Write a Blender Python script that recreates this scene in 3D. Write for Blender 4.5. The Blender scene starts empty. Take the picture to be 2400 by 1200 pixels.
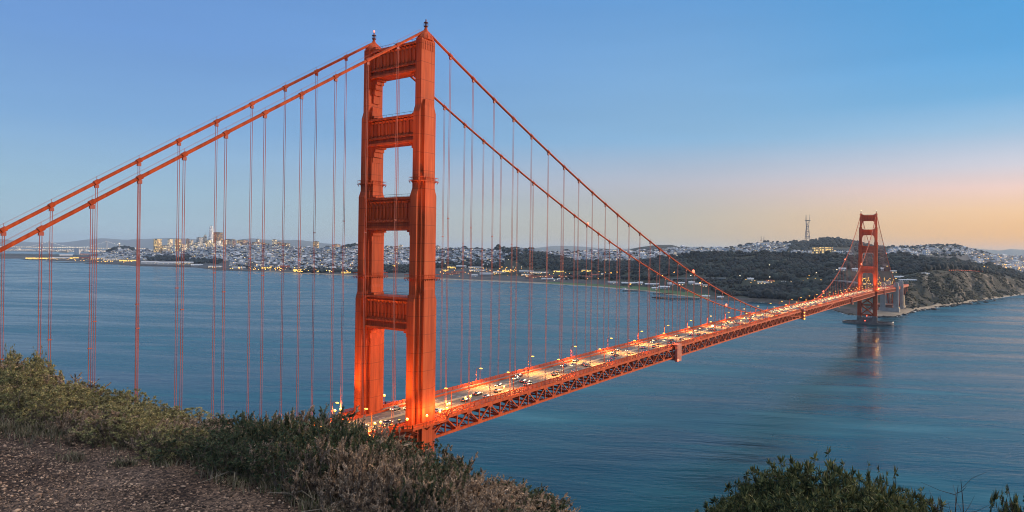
import bpy, math, random
import numpy as np
from mathutils import Vector, Matrix
from bisect import bisect

random.seed(7)
rng = np.random.default_rng(11)
sc = bpy.context.scene
col = sc.collection
PI = math.pi

# ------------------------------------------------------------------ camera
CAM = np.array([-196.935, -199.479, 128.551])
YAW, ROLL, FPX, PYC = 0.627642, -0.0142971, 1640.08, 589.8
cd = bpy.data.cameras.new("camera")
cam = bpy.data.objects.new("camera", cd)
col.objects.link(cam)
cy_, sy_ = math.cos(YAW), math.sin(YAW)
FWD = Vector((cy_, sy_, 0)); RGT = Vector((sy_, -cy_, 0)); UPV = Vector((0, 0, 1))
cr_, sr_ = math.cos(ROLL), math.sin(ROLL)
XA = RGT * cr_ + UPV * -(-sr_)
XA = RGT * cr_ - UPV * sr_
YA = RGT * sr_ + UPV * cr_
cam.matrix_world = Matrix.Translation(Vector(CAM)) @ Matrix((XA, YA, -FWD)).transposed().to_4x4()
cd.sensor_fit = 'HORIZONTAL'; cd.sensor_width = 36.0
cd.lens = 36.0 * FPX / 2400.0
cd.shift_y = (PYC - 600.0) / 2400.0
cd.clip_start = 0.1; cd.clip_end = 120000
sc.camera = cam

# ------------------------------------------------------------------ sky, sun, exposure
SUN_EL = math.radians(4.0)
SUN_DIR = math.radians(-38.0)          # direction towards the sun, measured from +X
SUN_V = Vector((math.cos(SUN_DIR), math.sin(SUN_DIR), 0))
w = bpy.data.worlds.new("World"); sc.world = w; w.use_nodes = True
nt = w.node_tree; nt.nodes.clear()
N = nt.nodes.new; Lk = nt.links.new
out = N('ShaderNodeOutputWorld'); bg = N('ShaderNodeBackground')
tc = N('ShaderNodeTexCoord'); sep = N('ShaderNodeSeparateXYZ'); Lk(tc.outputs['Generated'], sep.inputs[0])
asn = N('ShaderNodeMath'); asn.operation = 'ARCSINE'; Lk(sep.outputs['Z'], asn.inputs[0])
def srgb(r, g, b):
    f = lambda c: (c / 255 / 12.92) if c / 255 <= 0.04045 else ((c / 255 + 0.055) / 1.055) ** 2.4
    return (f(r), f(g), f(b), 1.0)
def ramp(stops, src):
    mr = N('ShaderNodeMapRange'); mr.inputs['From Min'].default_value = math.radians(-4)
    mr.inputs['From Max'].default_value = math.radians(90); Lk(src, mr.inputs['Value'])
    r = N('ShaderNodeValToRGB'); Lk(mr.outputs[0], r.inputs[0])
    el = r.color_ramp.elements
    while len(el) > 1: el.remove(el[-1])
    for i, (deg, c) in enumerate(stops):
        p = (deg + 4) / 94
        e = el[0] if i == 0 else el.new(p)
        e.position = p; e.color = srgb(*c)
    return r
away = ramp([(-4, (120, 150, 172)), (0, (168, 194, 206)), (4, (154, 189, 212)), (9, (126, 170, 216)), (15, (110, 155, 214)), (21, (102, 148, 210)), (40, (70, 118, 190)), (90, (48, 88, 160))], asn.outputs[0])
mid = ramp([(-4, (140, 150, 150)), (0, (198, 178, 136)), (3, (192, 184, 168)), (5.5, (186, 186, 196)), (9, (136, 180, 216)), (21, (94, 154, 214)), (40, (60, 112, 190)), (90, (45, 85, 158))], asn.outputs[0])
near = ramp([(-4, (205, 140, 80)), (0, (242, 170, 74)), (1.6, (250, 186, 100)), (3.2, (254, 205, 152)), (4.8, (246, 210, 198)), (6.2, (212, 208, 218)), (8.6, (156, 192, 222)), (11, (108, 174, 222)), (14, (84, 162, 220)), (21, (62, 148, 212)), (40, (56, 112, 194)), (90, (45, 85, 158))], asn.outputs[0])
# azimuth from the sun, 0 at the sun, pi opposite
nv = N('ShaderNodeVectorMath'); nv.operation = 'MULTIPLY'; nv.inputs[1].default_value = (1, 1, 0); Lk(tc.outputs['Generated'], nv.inputs[0])
nn = N('ShaderNodeVectorMath'); nn.operation = 'NORMALIZE'; Lk(nv.outputs[0], nn.inputs[0])
dt = N('ShaderNodeVectorMath'); dt.operation = 'DOT_PRODUCT'; dt.inputs[1].default_value = SUN_V; Lk(nn.outputs[0], dt.inputs[0])
ac = N('ShaderNodeMath'); ac.operation = 'ARCCOSINE'; Lk(dt.outputs['Value'], ac.inputs[0])
def smooth(a, b):
    m = N('ShaderNodeMapRange'); m.interpolation_type = 'SMOOTHSTEP'
    m.inputs['From Min'].default_value = math.radians(a); m.inputs['From Max'].default_value = math.radians(b)
    Lk(ac.outputs[0], m.inputs['Value']); return m
f1 = smooth(34, 64); f2 = smooth(52, 104)
m1 = N('ShaderNodeMix'); m1.data_type = 'RGBA'; Lk(f1.outputs[0], m1.inputs[0]); Lk(near.outputs[0], m1.inputs[6]); Lk(mid.outputs[0], m1.inputs[7])
m2 = N('ShaderNodeMix'); m2.data_type = 'RGBA'; Lk(f2.outputs[0], m2.inputs[0]); Lk(m1.outputs[2], m2.inputs[6]); Lk(away.outputs[0], m2.inputs[7])
sky = N('ShaderNodeTexSky'); sky.sky_type = 'NISHITA'; sky.sun_disc = False
sky.sun_elevation = SUN_EL; sky.sun_rotation = math.radians(90) - SUN_DIR
ze = N('ShaderNodeMapRange'); ze.interpolation_type = 'SMOOTHSTEP'; ze.inputs['From Min'].default_value = math.radians(36); ze.inputs['From Max'].default_value = math.radians(64)
Lk(asn.outputs[0], ze.inputs['Value'])
m3 = N('ShaderNodeMix'); m3.data_type = 'RGBA'; Lk(ze.outputs[0], m3.inputs[0]); Lk(m2.outputs[2], m3.inputs[6]); 
zd = N('ShaderNodeVectorMath'); zd.operation = 'DOT_PRODUCT'; zd.inputs[1].default_value = SUN_V; Lk(tc.outputs['Generated'], zd.inputs[0])
zm = N('ShaderNodeMapRange'); zm.inputs['From Min'].default_value = -.8; zm.inputs['From Max'].default_value = .8; zm.inputs['To Min'].default_value = .72; zm.inputs['To Max'].default_value = 2.7; Lk(zd.outputs['Value'], zm.inputs['Value'])
zc = N('ShaderNodeVectorMath'); zc.operation = 'SCALE'; zc.inputs[0].default_value = (1.0, .98, .96); Lk(zm.outputs[0], zc.inputs['Scale']); Lk(zc.outputs[0], m3.inputs[7])   # added fill glow in the unseen upper sky, brighter towards the sunset
sk = N('ShaderNodeMix'); sk.data_type = 'RGBA'; sk.blend_type = 'ADD'; sk.inputs[0].default_value = 1.0
sm_ = N('ShaderNodeVectorMath'); sm_.operation = 'SCALE'; sm_.inputs['Scale'].default_value = 0.006; Lk(sky.outputs[0], sm_.inputs[0])
Lk(m3.outputs[2], sk.inputs[6]); Lk(sm_.outputs[0], sk.inputs[7])
cn = N('ShaderNodeTexNoise'); cn.inputs['Scale'].default_value = 2.6; cn.inputs['Detail'].default_value = 5; cm_ = N('ShaderNodeMapping'); cm_.inputs['Scale'].default_value = (1, 1, 9); Lk(tc.outputs['Generated'], cm_.inputs[0]); Lk(cm_.outputs[0], cn.inputs['Vector'])
cr2 = N('ShaderNodeMapRange'); cr2.inputs['To Min'].default_value = .93; cr2.inputs['To Max'].default_value = 1.07; Lk(cn.outputs['Fac'], cr2.inputs['Value'])
cs = N('ShaderNodeVectorMath'); cs.operation = 'SCALE'; Lk(sk.outputs[2], cs.inputs[0]); Lk(cr2.outputs[0], cs.inputs['Scale'])
Lk(cs.outputs[0], bg.inputs['Color']); bg.inputs['Strength'].default_value = 1.0
Lk(bg.outputs[0], out.inputs['Surface'])

sl = bpy.data.lights.new("sun", 'SUN'); sl.energy = 4.4; sl.angle = math.radians(14); sl.color = (1.0, 0.72, 0.47)
so = bpy.data.objects.new("sun", sl); col.objects.link(so)
sd = Vector((SUN_V.x * math.cos(SUN_EL * 2), SUN_V.y * math.cos(SUN_EL * 2), math.sin(SUN_EL * 2)))
so.rotation_euler = sd.to_track_quat('Z', 'Y').to_euler()
sc.view_settings.view_transform = 'Standard'; sc.view_settings.look = 'None'
sc.view_settings.exposure = 0.0; sc.view_settings.gamma = 1.0; sc.view_settings.use_curve_mapping = False
sc.render.engine = 'CYCLES'
sc.cycles.use_denoising = True
sc.cycles.max_bounces = 6; sc.cycles.volume_bounces = 0; sc.cycles.sample_clamp_indirect = 2.0
sc.cycles.use_light_tree = True
sc.cycles.pixel_filter_type = 'BLACKMAN_HARRIS'; sc.cycles.filter_width = 1.05

# ------------------------------------------------------------------ helpers
def ray(px, py):
    a = (px - 1200) / FPX; b = (PYC - py) / FPX
    X = a * cr_ + b * sr_; Y = -a * sr_ + b * cr_
    return np.array([cy_ + X * sy_, sy_ - X * cy_, Y])
def at(px, py, d): return CAM + ray(px, py) * d
def onz(px, py, z=0.0):
    r = ray(px, py); d = (z - CAM[2]) / r[2]
    return CAM + r * d, d
def column_dir(px):
    """horizontal direction (per metre of forward depth) of an image column at the horizon"""
    r = ray(px, 590.0); return np.array([r[0], r[1]])
def hor(px):     # pixel row of the horizon in a column
    a = (px - 1200) / FPX
    return PYC - FPX * a * sr_ / cr_
def zat(px, py, d): return CAM[2] + ray(px, py)[2] * d

MATS = {}
def mat(name, base, rough=0.7, base2=None, scale=1.0, detail=4.0, bump=0.0, bscale=None, metal=0.0, emit=None, estr=0.0, spec=0.4, coords='Object', island=0.0):
    if name in MATS: return MATS[name]
    m = bpy.data.materials.new(name); m.use_nodes = True; MATS[name] = m
    t = m.node_tree; b = t.nodes['Principled BSDF']
    b.inputs['Roughness'].default_value = rough; b.inputs['Metallic'].default_value = metal
    b.inputs['Specular IOR Level'].default_value = spec
    b.inputs['Base Color'].default_value = (*base, 1)
    if emit:
        b.inputs['Emission Color'].default_value = (*emit, 1); b.inputs['Emission Strength'].default_value = estr
    tcn = t.nodes.new('ShaderNodeTexCoord')
    last = None
    if base2:
        n = t.nodes.new('ShaderNodeTexNoise'); n.inputs['Scale'].default_value = scale; n.inputs['Detail'].default_value = detail
        t.links.new(tcn.outputs[coords], n.inputs['Vector'])
        r = t.nodes.new('ShaderNodeValToRGB'); r.color_ramp.elements[0].position = .32; r.color_ramp.elements[1].position = .68
        r.color_ramp.elements[0].color = (*base, 1); r.color_ramp.elements[1].color = (*base2, 1)
        t.links.new(n.outputs['Fac'], r.inputs[0]); last = r.outputs[0]
    if island:
        g = t.nodes.new('ShaderNodeNewGeometry'); h = t.nodes.new('ShaderNodeHueSaturation')
        mr = t.nodes.new('ShaderNodeMapRange'); mr.inputs['To Min'].default_value = 1 - island; mr.inputs['To Max'].default_value = 1 + island
        t.links.new(g.outputs['Random Per Island'], mr.inputs['Value']); t.links.new(mr.outputs[0], h.inputs['Value'])
        if last: t.links.new(last, h.inputs['Color'])
        else: h.inputs['Color'].default_value = (*base, 1)
        last = h.outputs[0]
    if last: t.links.new(last, b.inputs['Base Color'])
    if bump:
        n2 = t.nodes.new('ShaderNodeTexNoise'); n2.inputs['Scale'].default_value = bscale or scale * 3; n2.inputs['Detail'].default_value = 5
        t.links.new(tcn.outputs[coords], n2.inputs['Vector'])
        bp = t.nodes.new('ShaderNodeBump'); bp.inputs['Strength'].default_value = bump; bp.inputs['Distance'].default_value = 0.3 / (bscale or scale * 3)
        t.links.new(n2.outputs['Fac'], bp.inputs['Height']); t.links.new(bp.outputs[0], b.inputs['Normal'])
    return m

class MB:
    def __init__(s): s.v = []; s.f = []; s.mi = []; s.n = 0; s.cur = 0
    def add(s, verts, faces):
        o = s.n; s.v.extend([tuple(map(float, p)) for p in verts]); s.n += len(verts)
        for f in faces: s.f.append(tuple(i + o for i in f)); s.mi.append(s.cur)
    def box(s, c, hx, hy, hz, ax=(1, 0, 0), ay=(0, 1, 0), az=(0, 0, 1), taper=1.0):
        c = np.array(c, float); ax = np.array(ax, float) * hx; ay = np.array(ay, float) * hy; az = np.array(az, float) * hz
        P = [c + ax * i * (taper if k > 0 else 1) + ay * j * (taper if k > 0 else 1) + az * k for k in (-1, 1) for j in (-1, 1) for i in (-1, 1)]
        s.add(P, [(0, 2, 3, 1), (4, 5, 7, 6), (0, 1, 5, 4), (2, 6, 7, 3), (0, 4, 6, 2), (1, 3, 7, 5)])
    def bar(s, a, b, wdt, hgt, up=(0, 0, 1)):
        a = np.array(a, float); b = np.array(b, float); d = b - a; L = np.linalg.norm(d)
        if L < 1e-6: return
        d /= L; u = np.array(up, float); sx = np.cross(d, u); q = np.linalg.norm(sx)
        if q < 1e-4: sx = np.cross(d, (1, 0, 0)); q = np.linalg.norm(sx)
        sx /= q; u = np.cross(sx, d)
        s.box((a + b) / 2, L / 2, wdt / 2, hgt / 2, d, sx, u)
    def tube(s, pts, r, n=6, r2=None, caps=True):
        pts = [np.array(p, float) for p in pts]; K = len(pts); V = []
        pd = None
        for i, p in enumerate(pts):
            d = pts[min(i + 1, K - 1)] - pts[max(i - 1, 0)]; d = d / (np.linalg.norm(d) + 1e-12)
            if pd is None:
                h = np.array((0, 0, 1.)) if abs(d[2]) < .9 else np.array((1., 0, 0)); pd = h
            x = np.cross(d, pd); x /= (np.linalg.norm(x) + 1e-12); y = np.cross(x, d); pd = y
            rr = r if r2 is None else r + (r2 - r) * i / (K - 1)
            for j in range(n):
                a = 2 * PI * j / n; V.append(p + rr * (math.cos(a) * x + math.sin(a) * y))
        F = [(i * n + j, i * n + (j + 1) % n, (i + 1) * n + (j + 1) % n, (i + 1) * n + j) for i in range(K - 1) for j in range(n)]
        if caps: F += [tuple(range(n))[::-1], tuple(range((K - 1) * n, K * n))]
        s.add(V, F)
    def lathe(s, c, prof, n=10, ax=(1, 0, 0), ay=(0, 1, 0)):
        c = np.array(c, float); ax = np.array(ax, float); ay = np.array(ay, float); V = []
        for r, z in prof:
            for j in range(n):
                a = 2 * PI * (j + .5) / n; V.append(c + ax * r * math.cos(a) + ay * r * math.sin(a) + np.array((0, 0, z)))
        K = len(prof)
        F = [(i * n + j, i * n + (j + 1) % n, (i + 1) * n + (j + 1) % n, (i + 1) * n + j) for i in range(K - 1) for j in range(n)]
        F += [tuple(range(n))[::-1], tuple(range((K - 1) * n, K * n))]
        s.add(V, F)
    def prism(s, poly, z0, z1):
        """poly: list of (x,y) counter-clockwise"""
        n = len(poly); V = [(x, y, z0) for x, y in poly] + [(x, y, z1) for x, y in poly]
        s.add(V, [tuple(range(n))[::-1], tuple(range(n, 2 * n))] + [(i, (i + 1) % n, n + (i + 1) % n, n + i) for i in range(n)])
    def build(s, name, mats, parent=None, smooth=False, loc=None):
        me = bpy.data.meshes.new(name)
        me.from_pydata(s.v, [], s.f)
        if not isinstance(mats, (list, tuple)): mats = [mats]
        for m in mats: me.materials.append(m)
        if len(mats) > 1: me.polygons.foreach_set('material_index', s.mi)
        if smooth: me.polygons.foreach_set('use_smooth', [True] * len(me.polygons))
        me.update()
        o = bpy.data.objects.new(name, me); col.objects.link(o)
        if loc is not None: o.location = loc
        if parent is not None: o.parent = parent
        return o
def fastmesh(name, V, Fc, mats, parent=None, mi=None, smooth=False):
    """V (n,3); Fc (m,k) constant-size faces"""
    V = np.ascontiguousarray(V, np.float32); Fc = np.ascontiguousarray(Fc, np.int32); k = Fc.shape[1]
    me = bpy.data.meshes.new(name); me.vertices.add(len(V)); me.vertices.foreach_set('co', V.ravel())
    me.loops.add(Fc.size); me.loops.foreach_set('vertex_index', Fc.ravel())
    me.polygons.add(len(Fc)); me.polygons.foreach_set('loop_start', np.arange(0, Fc.size, k, dtype=np.int32))
    me.polygons.foreach_set('loop_total', np.full(len(Fc), k, np.int32))
    if not isinstance(mats, (list, tuple)): mats = [mats]
    for m in mats: me.materials.append(m)
    if mi is not None: me.polygons.foreach_set('material_index', np.ascontiguousarray(mi, np.int32))
    if smooth: me.polygons.foreach_set('use_smooth', np.ones(len(Fc), bool))
    me.update(calc_edges=True); me.validate()
    o = bpy.data.objects.new(name, me); col.objects.link(o)
    if parent is not None: o.parent = parent
    return o
def tag(o, label=None, cat=None, group=None, kind=None):
    if label: o['label'] = label
    if cat: o['category'] = cat
    if group: o['group'] = group
    if kind: o['kind'] = kind
    return o
def empty(name, loc=(0, 0, 0), rz=0.0):
    o = bpy.data.objects.new(name, None); col.objects.link(o); o.location = loc; o.rotation_euler = (0, 0, rz)
    o.empty_display_size = 1; return o
def copy_tree(o, parent=None, dark=False):
    c = o.copy(); col.objects.link(c)
    if parent is not None: c.parent = parent
    for ch in list(o.children):
        if not (dark and ch.type == 'LIGHT'): copy_tree(ch, c, dark)
    return c
def point_light(name, loc, power, color, radius=0.3, parent=None, spot=None, target=None):
    l = bpy.data.lights.new(name, 'SPOT' if spot else 'POINT'); l.energy = power; l.specular_factor = .0; l.color = color; l.shadow_soft_size = radius
    if spot: l.spot_size = math.radians(spot); l.spot_blend = 0.9
    o = bpy.data.objects.new(name, l); col.objects.link(o); o.location = loc
    if target is not None:
        o.rotation_euler = (Vector(loc) - Vector(target)).to_track_quat('Z', 'Y').to_euler()
    if parent is not None: o.parent = parent
    return o

# ------------------------------------------------------------------ bridge alignment (plan curve, cable and deck profiles)
SP = 15.24
def road_line(s):
    """station -> plan point, unit lateral (towards the bay side)"""
    u = s / 1000.0
    if s < 0:
        v = u * .968694 * (1 + .175384 * u * 5); y = 54.308 * v * v - 103.21 * v ** 3; dy = 108.616 * v - 309.63 * v * v
    else:
        uu = min(u, 1.28)
        v = uu * 1.010876 * (1 + .04624 * (uu - 1.28)); y = 8.373 * v * v + 6.29643 * v ** 3 + 3.14015 * v ** 4
        dy = 16.746 * v + 18.8893 * v * v + 12.5606 * v ** 3
    dy /= 1000.0; n = math.hypot(1, dy); p = np.array([1000 * v, y]); lat = np.array([-dy / n, 1 / n])
    if s > 1280:
        p = p + SIDE_DIR * (s - 1280)
    return p, lat
SIDE_DIR = np.array([1.0, 0.0])
def halfw(s): return 14.3361 * (1 - .07924 * max(s, 0) / 1280 + .138 * min(s, 0) / 150) if s > -160 else 12.3
def BP(s, v, z):
    p, l = road_line(s); q = p + l * v * halfw(min(s, 1280)) / 13.716
    return np.array([q[0], q[1], z])
_w = BP(1280, -13.716, 0)
_t = at(2099, 738, 1600)
SIDE_DIR = (_t[:2] - _w[:2]); SIDE_LEN = float(np.linalg.norm(SIDE_DIR)); SIDE_DIR = SIDE_DIR / SIDE_LEN
def dkz(s):
    if s > 1280: return 61.86 - (s - 1280) * 0.012
    return 61.86 + 6.8023 * 4 * (s / 1280) * (1 - s / 1280)
def cz(s):
    if s < 0: u = -s; return 212.82 - .434136 * u - 57.96 * (u / 343) * (1 - u / 343)
    if s > 1280: u = (s - 1280) / SIDE_LEN; return 212.6 - 148 * u - 42 * u * (1 - u)
    u = s / 1280; return 212.82 - .24 * u - 601.73 * u * (1 - u) * (1 + .1224 * (2 * u - 1))

# ------------------------------------------------------------------ materials
def paint_mat(name, base, seam=True):
    m = bpy.data.materials.new(name); m.use_nodes = True; t = m.node_tree; b = t.nodes['Principled BSDF']
    b.inputs['Roughness'].default_value = .6; b.inputs['Specular IOR Level'].default_value = .14
    g = t.nodes.new('ShaderNodeTexCoord')
    n = t.nodes.new('ShaderNodeTexNoise'); n.inputs['Scale'].default_value = .35; n.inputs['Detail'].default_value = 6
    mp = t.nodes.new('ShaderNodeMapping'); mp.inputs['Scale'].default_value = (1, 1, .22)
    t.links.new(g.outputs['Object'], mp.inputs[0]); t.links.new(mp.outputs[0], n.inputs['Vector'])
    r = t.nodes.new('ShaderNodeValToRGB'); e = r.color_ramp.elements
    e[0].position = .3; e[0].color = (base[0] * .5, base[1] * .46, base[2] * .5, 1); e[1].position = .56; e[1].color = (*base, 1)
    x = e.new(.74); x.color = (base[0] * 1.08, base[1] * 1.5, base[2] * 1.7, 1)
    n3 = t.nodes.new('ShaderNodeTexNoise'); n3.inputs['Scale'].default_value = 1.1; n3.inputs['Detail'].default_value = 4; mp3 = t.nodes.new('ShaderNodeMapping'); mp3.inputs['Scale'].default_value = (1, 1, .045)
    t.links.new(g.outputs['Object'], mp3.inputs[0]); t.links.new(mp3.outputs[0], n3.inputs['Vector'])
    av = t.nodes.new('ShaderNodeMath'); av.operation = 'MULTIPLY_ADD'; av.inputs[1].default_value = .55; t.links.new(n3.outputs['Fac'], av.inputs[0])
    hf = t.nodes.new('ShaderNodeMath'); hf.operation = 'MULTIPLY'; hf.inputs[1].default_value = .47; t.links.new(n.outputs['Fac'], hf.inputs[0]); t.links.new(hf.outputs[0], av.inputs[2])
    t.links.new(av.outputs[0], r.inputs[0])
    if seam:
        # riveted plate seams: thin lines across the height and along it
        sx = t.nodes.new('ShaderNodeSeparateXYZ'); t.links.new(g.outputs['Object'], sx.inputs[0])
        ad = t.nodes.new('ShaderNodeMath'); ad.operation = 'ADD'; t.links.new(sx.outputs['X'], ad.inputs[0]); t.links.new(sx.outputs['Y'], ad.inputs[1])
        def line(src, per, wd):
            d = t.nodes.new('ShaderNodeMath'); d.operation = 'DIVIDE'; d.inputs[1].default_value = per; t.links.new(src, d.inputs[0])
            f = t.nodes.new('ShaderNodeMath'); f.operation = 'FRACT'; t.links.new(d.outputs[0], f.inputs[0])
            c = t.nodes.new('ShaderNodeMath'); c.operation = 'LESS_THAN'; c.inputs[1].default_value = wd / per; t.links.new(f.outputs[0], c.inputs[0]); return c
        l1 = line(sx.outputs['Z'], 6.9, .22); l2 = line(ad.outputs[0], 1.07, .10)
        mx = t.nodes.new('ShaderNodeMath'); mx.operation = 'MAXIMUM'; t.links.new(l1.outputs[0], mx.inputs[0])
        sc2 = t.nodes.new('ShaderNodeMath'); sc2.operation = 'MULTIPLY'; sc2.inputs[1].default_value = .45; t.links.new(l2.outputs[0], sc2.inputs[0]); t.links.new(sc2.outputs[0], mx.inputs[1])
        mm = t.nodes.new('ShaderNodeMath'); mm.operation = 'MULTIPLY'; mm.inputs[1].default_value = .7; t.links.new(mx.outputs[0], mm.inputs[0])
        mi = t.nodes.new('ShaderNodeMix'); mi.data_type = 'RGBA'; t.links.new(mm.outputs[0], mi.inputs[0]); t.links.new(r.outputs[0], mi.inputs[6])
        mi.inputs[7].default_value = (base[0] * .4, base[1] * .4, base[2] * .5, 1)
        t.links.new(mi.outputs[2], b.inputs['Base Color'])
    else: t.links.new(r.outputs[0], b.inputs['Base Color'])
    return m
ORANGE = (.52, .076, .018)
M_tower = paint_mat('tower_paint', ORANGE)
M_steel = paint_mat('bridge_paint', ORANGE, False)
M_rope = mat('rope_paint', (.40, .085, .055), .6)
M_asph = mat('road_deck', (.12, .10, .085), .8, (.18, .155, .13), .4, bump=.3, bscale=4)
M_walk = mat('sidewalk', (.16, .13, .12), .8, (.22, .19, .17), .6)
M_white = mat('road_paint', (.75, .74, .7), .6)
M_yel = mat('barrier_concrete', (.34, .31, .26), .7)
M_conc = mat('concrete', (.30, .29, .27), .85, (.42, .41, .38), .12, bump=.3, bscale=.8)
M_concd = mat('dark_concrete', (.10, .09, .085), .9, (.2, .18, .17), .15)
M_dark = mat('dark_metal', (.03, .03, .032), .6)
def lampmat(name, c, st):
    m = mat(name, (.8, .6, .3), .4, emit=c, estr=st); m.cycles.emission_sampling = 'NONE'; return m
M_sodium = lampmat('sodium_lamp', (1, .50, .04), 2.6)
M_sodium_far = lampmat('sodium_lamp_far', (1, .44, .05), 8)
M_whitelamp = lampmat('white_lamp', (1, .85, .6), 5)
M_red = lampmat('beacon_red', (1, .10, .04), 3.5)
M_head = lampmat('headlight_glow', (1, .72, .30), 9)
M_tail = lampmat('taillight_glow', (1, .05, .02), 3)
M_glass = mat('car_glass', (.02, .025, .03), .1, spec=.6)
M_tyre = mat('tyre', (.02, .02, .02), .9)
#MARK_MATS
# ------------------------------------------------------------------ suspension bridge
bridge = empty('suspension_bridge', BP(0, 0, 0))
BLOC = Vector(BP(0, 0, 0))
tag(bridge, 'long orange red suspension bridge with two portal towers crossing the strait', 'bridge')
def bpart(mb, name, mats, parent=None, smooth=False):
    o = mb.build(name, mats, None, smooth); o.parent = parent or bridge
    o.matrix_parent_inverse = Matrix.Translation(-BLOC) if (parent is None) else Matrix.Identity(4)
    if parent is not None: o.matrix_parent_inverse = Matrix.Identity(4)
    return o
def frame_at(s):
    p, l = road_line(min(s, 1280)); t = np.array([l[1], -l[0], 0.0]); return np.array([p[0], p[1], 0.0]), t, np.array([l[0], l[1], 0.0])

# leg stages: (z0, z1, along half-length, across half-width, [(pilaster half-length, extra half-width)], slope height)
STAGES = [(-2, 109.2, 6.3, 1.75, [(4.4, 1.0), (2.9, 1.9)]),
          (109.2, 149.6, 5.5, 1.65, [(3.8, .9), (2.6, 1.7)]),
          (149.6, 181.2, 4.55, 1.6, [(2.7, 1.0)]),
          (181.2, 209.0, 3.75, 1.5, [])]
STRUTS = [(197.2, 208.4), (170.0, 180.6), (136.4, 149.0), (97.6, 110.4)]
def build_tower(s0, label):
    o0, t, n = frame_at(s0); H = halfw(min(s0, 1280))
    tower = bpy.data.objects.new('tower', None); col.objects.link(tower); tower.parent = bridge
    tower.location = Vector(o0) - BLOC; tower['label'] = label
    def P(a, b, z): return t * a + n * b + np.array((0, 0, z))
    def part(mb, name, m=M_tower, par=None, sm=False):
        o = mb.build(name, m, None, sm); o.parent = par or tower; return o
    for sg in (-1, 1):
        mb = MB(); c = sg * H
        for i, (z0, z1, L, wd, pil) in enumerate(STAGES):
            zt = z1; slope = 2.6 if i < 3 else 0
            blocks = [(L, wd)] + [(a, wd + e) for a, e in pil]
            for k, (a, b) in enumerate(blocks):
                up = (STAGES[i + 1][2] if i < 3 else a); ub = (STAGES[i + 1][3] if i < 3 else b)
                top = z1 + (k * 2.2 if i < 3 else 0)
                mb.box(P(0, c, (z0 + top) / 2), a, b, (top - z0) / 2, t, n)
                if i < 3:   # sloped shoulder
                    f = min(1.0, max(.3, up / a if k == 0 else .72))
                    q = [P(x, c + y, top) for x, y in ((-a, -b), (a, -b), (a, b), (-a, b))]
                    q2 = [P(x * f, c + y * (ub / b if k == 0 else .8), top + slope) for x, y in ((-a, -b), (a, -b), (a, b), (-a, b))]
                    mb.add(q + q2, [(4, 5, 6, 7), (0, 1, 5, 4), (1, 2, 6, 5), (2, 3, 7, 6), (3, 0, 4, 7)])
        # fluted collar below the cap
        for j in range(8):
            x = -3.3 + j * .94
            for sgn in (-1, 1): mb.box(P(x, c + sgn * 1.56, 206.6), .22, .07, 1.7, t, n)
        for j in range(3):
            y = -1.0 + j * 1.0
            for sgn in (-1, 1): mb.box(P(sgn * 3.8, c + y, 206.6), .07, .22, 1.7, t, n)
        leg = part(mb, 'tower_leg')
        # saddle housing and spire
        mb = MB()
        mb.lathe(P(0, c, 209.0), [(4.3, 0), (4.2, .6), (3.6, 1.5), (2.6, 2.4), (1.5, 3.1), (1.1, 3.6), (.55, 5.0), (.3, 5.6)], 12, t * .95, n * .55)
        for k in range(10):
            a = 2 * PI * k / 10
            mb.tube([P(4.3 * math.cos(a), c + 2.3 * math.sin(a), 209.2), P(3.6 * math.cos(a), c + 2.0 * math.sin(a), 211.4)], .06, 4)
        part(mb, 'saddle_housing')
        mb = MB(); mb.lathe(P(0, c, 214.2), [(.85, 0), (.9, .25), (.3, .3), (.35, 1.4), (.9, 1.5), (.85, 1.7), (.25, 1.8), (.25, 2.8)], 8)
        for k in range(6):
            a = 2 * PI * k / 6; mb.tube([P(.85 * math.cos(a), c + .85 * math.sin(a), 214.4), P(.85 * math.cos(a), c + .85 * math.sin(a), 215.8)], .07, 4)
        part(mb, 'lantern', mat('lantern_paint', (.22, .045, .025), .6))
        if sg > 0 or s0 > 100:
            mb = MB(); mb.lathe(P(0, c, 216.9), [(.2, 0), (.32, .3), (.32, .7), (.1, .9)], 8); part(mb, 'beacon', M_red if s0 < 100 else M_whitelamp)
        # inspection catwalks around the leg
        for zc, (L, wd) in ((155.3, (4.55, 2.6)), (118.2, (5.5, 3.35))):
            mb = MB(); A = L + .4; B = wd + .4
            for q in range(2):
                z = zc + q * 1.0
                c4 = [P(-A, c - B, z), P(A, c - B, z), P(A, c + B, z), P(-A, c + B, z)]
                for k in range(4): mb.tube([c4[k], c4[(k + 1) % 4]], .07, 4)
            c4 = [P(-A, c - B, zc - .4), P(A, c - B, zc - .4), P(A, c + B, zc - .4), P(-A, c + B, zc - .4)]
            for k in range(4):
                mb.bar(c4[k], c4[(k + 1) % 4], .7, .12)
                m_ = max(3, int(np.linalg.norm(c4[k] - c4[(k + 1) % 4]) / 1.3))
                for j in range(m_ + 1):
                    p = c4[k] + (c4[(k + 1) % 4] - c4[k]) * j / m_
                    mb.tube([p + np.array((0, 0, .3)), p + np.array((0, 0, 1.6))], .05, 4)
                    ctr = P(0, c, zc - 1.5); d = (ctr - p) * np.array((1, 1, 0)); d = d / (np.linalg.norm(d) + 1e-9) * .9
                    mb.bar(p, p + d * .6 + np.array((0, 0, -.9)), .1, .22)
            part(mb, 'catwalk', M_steel)
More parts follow.
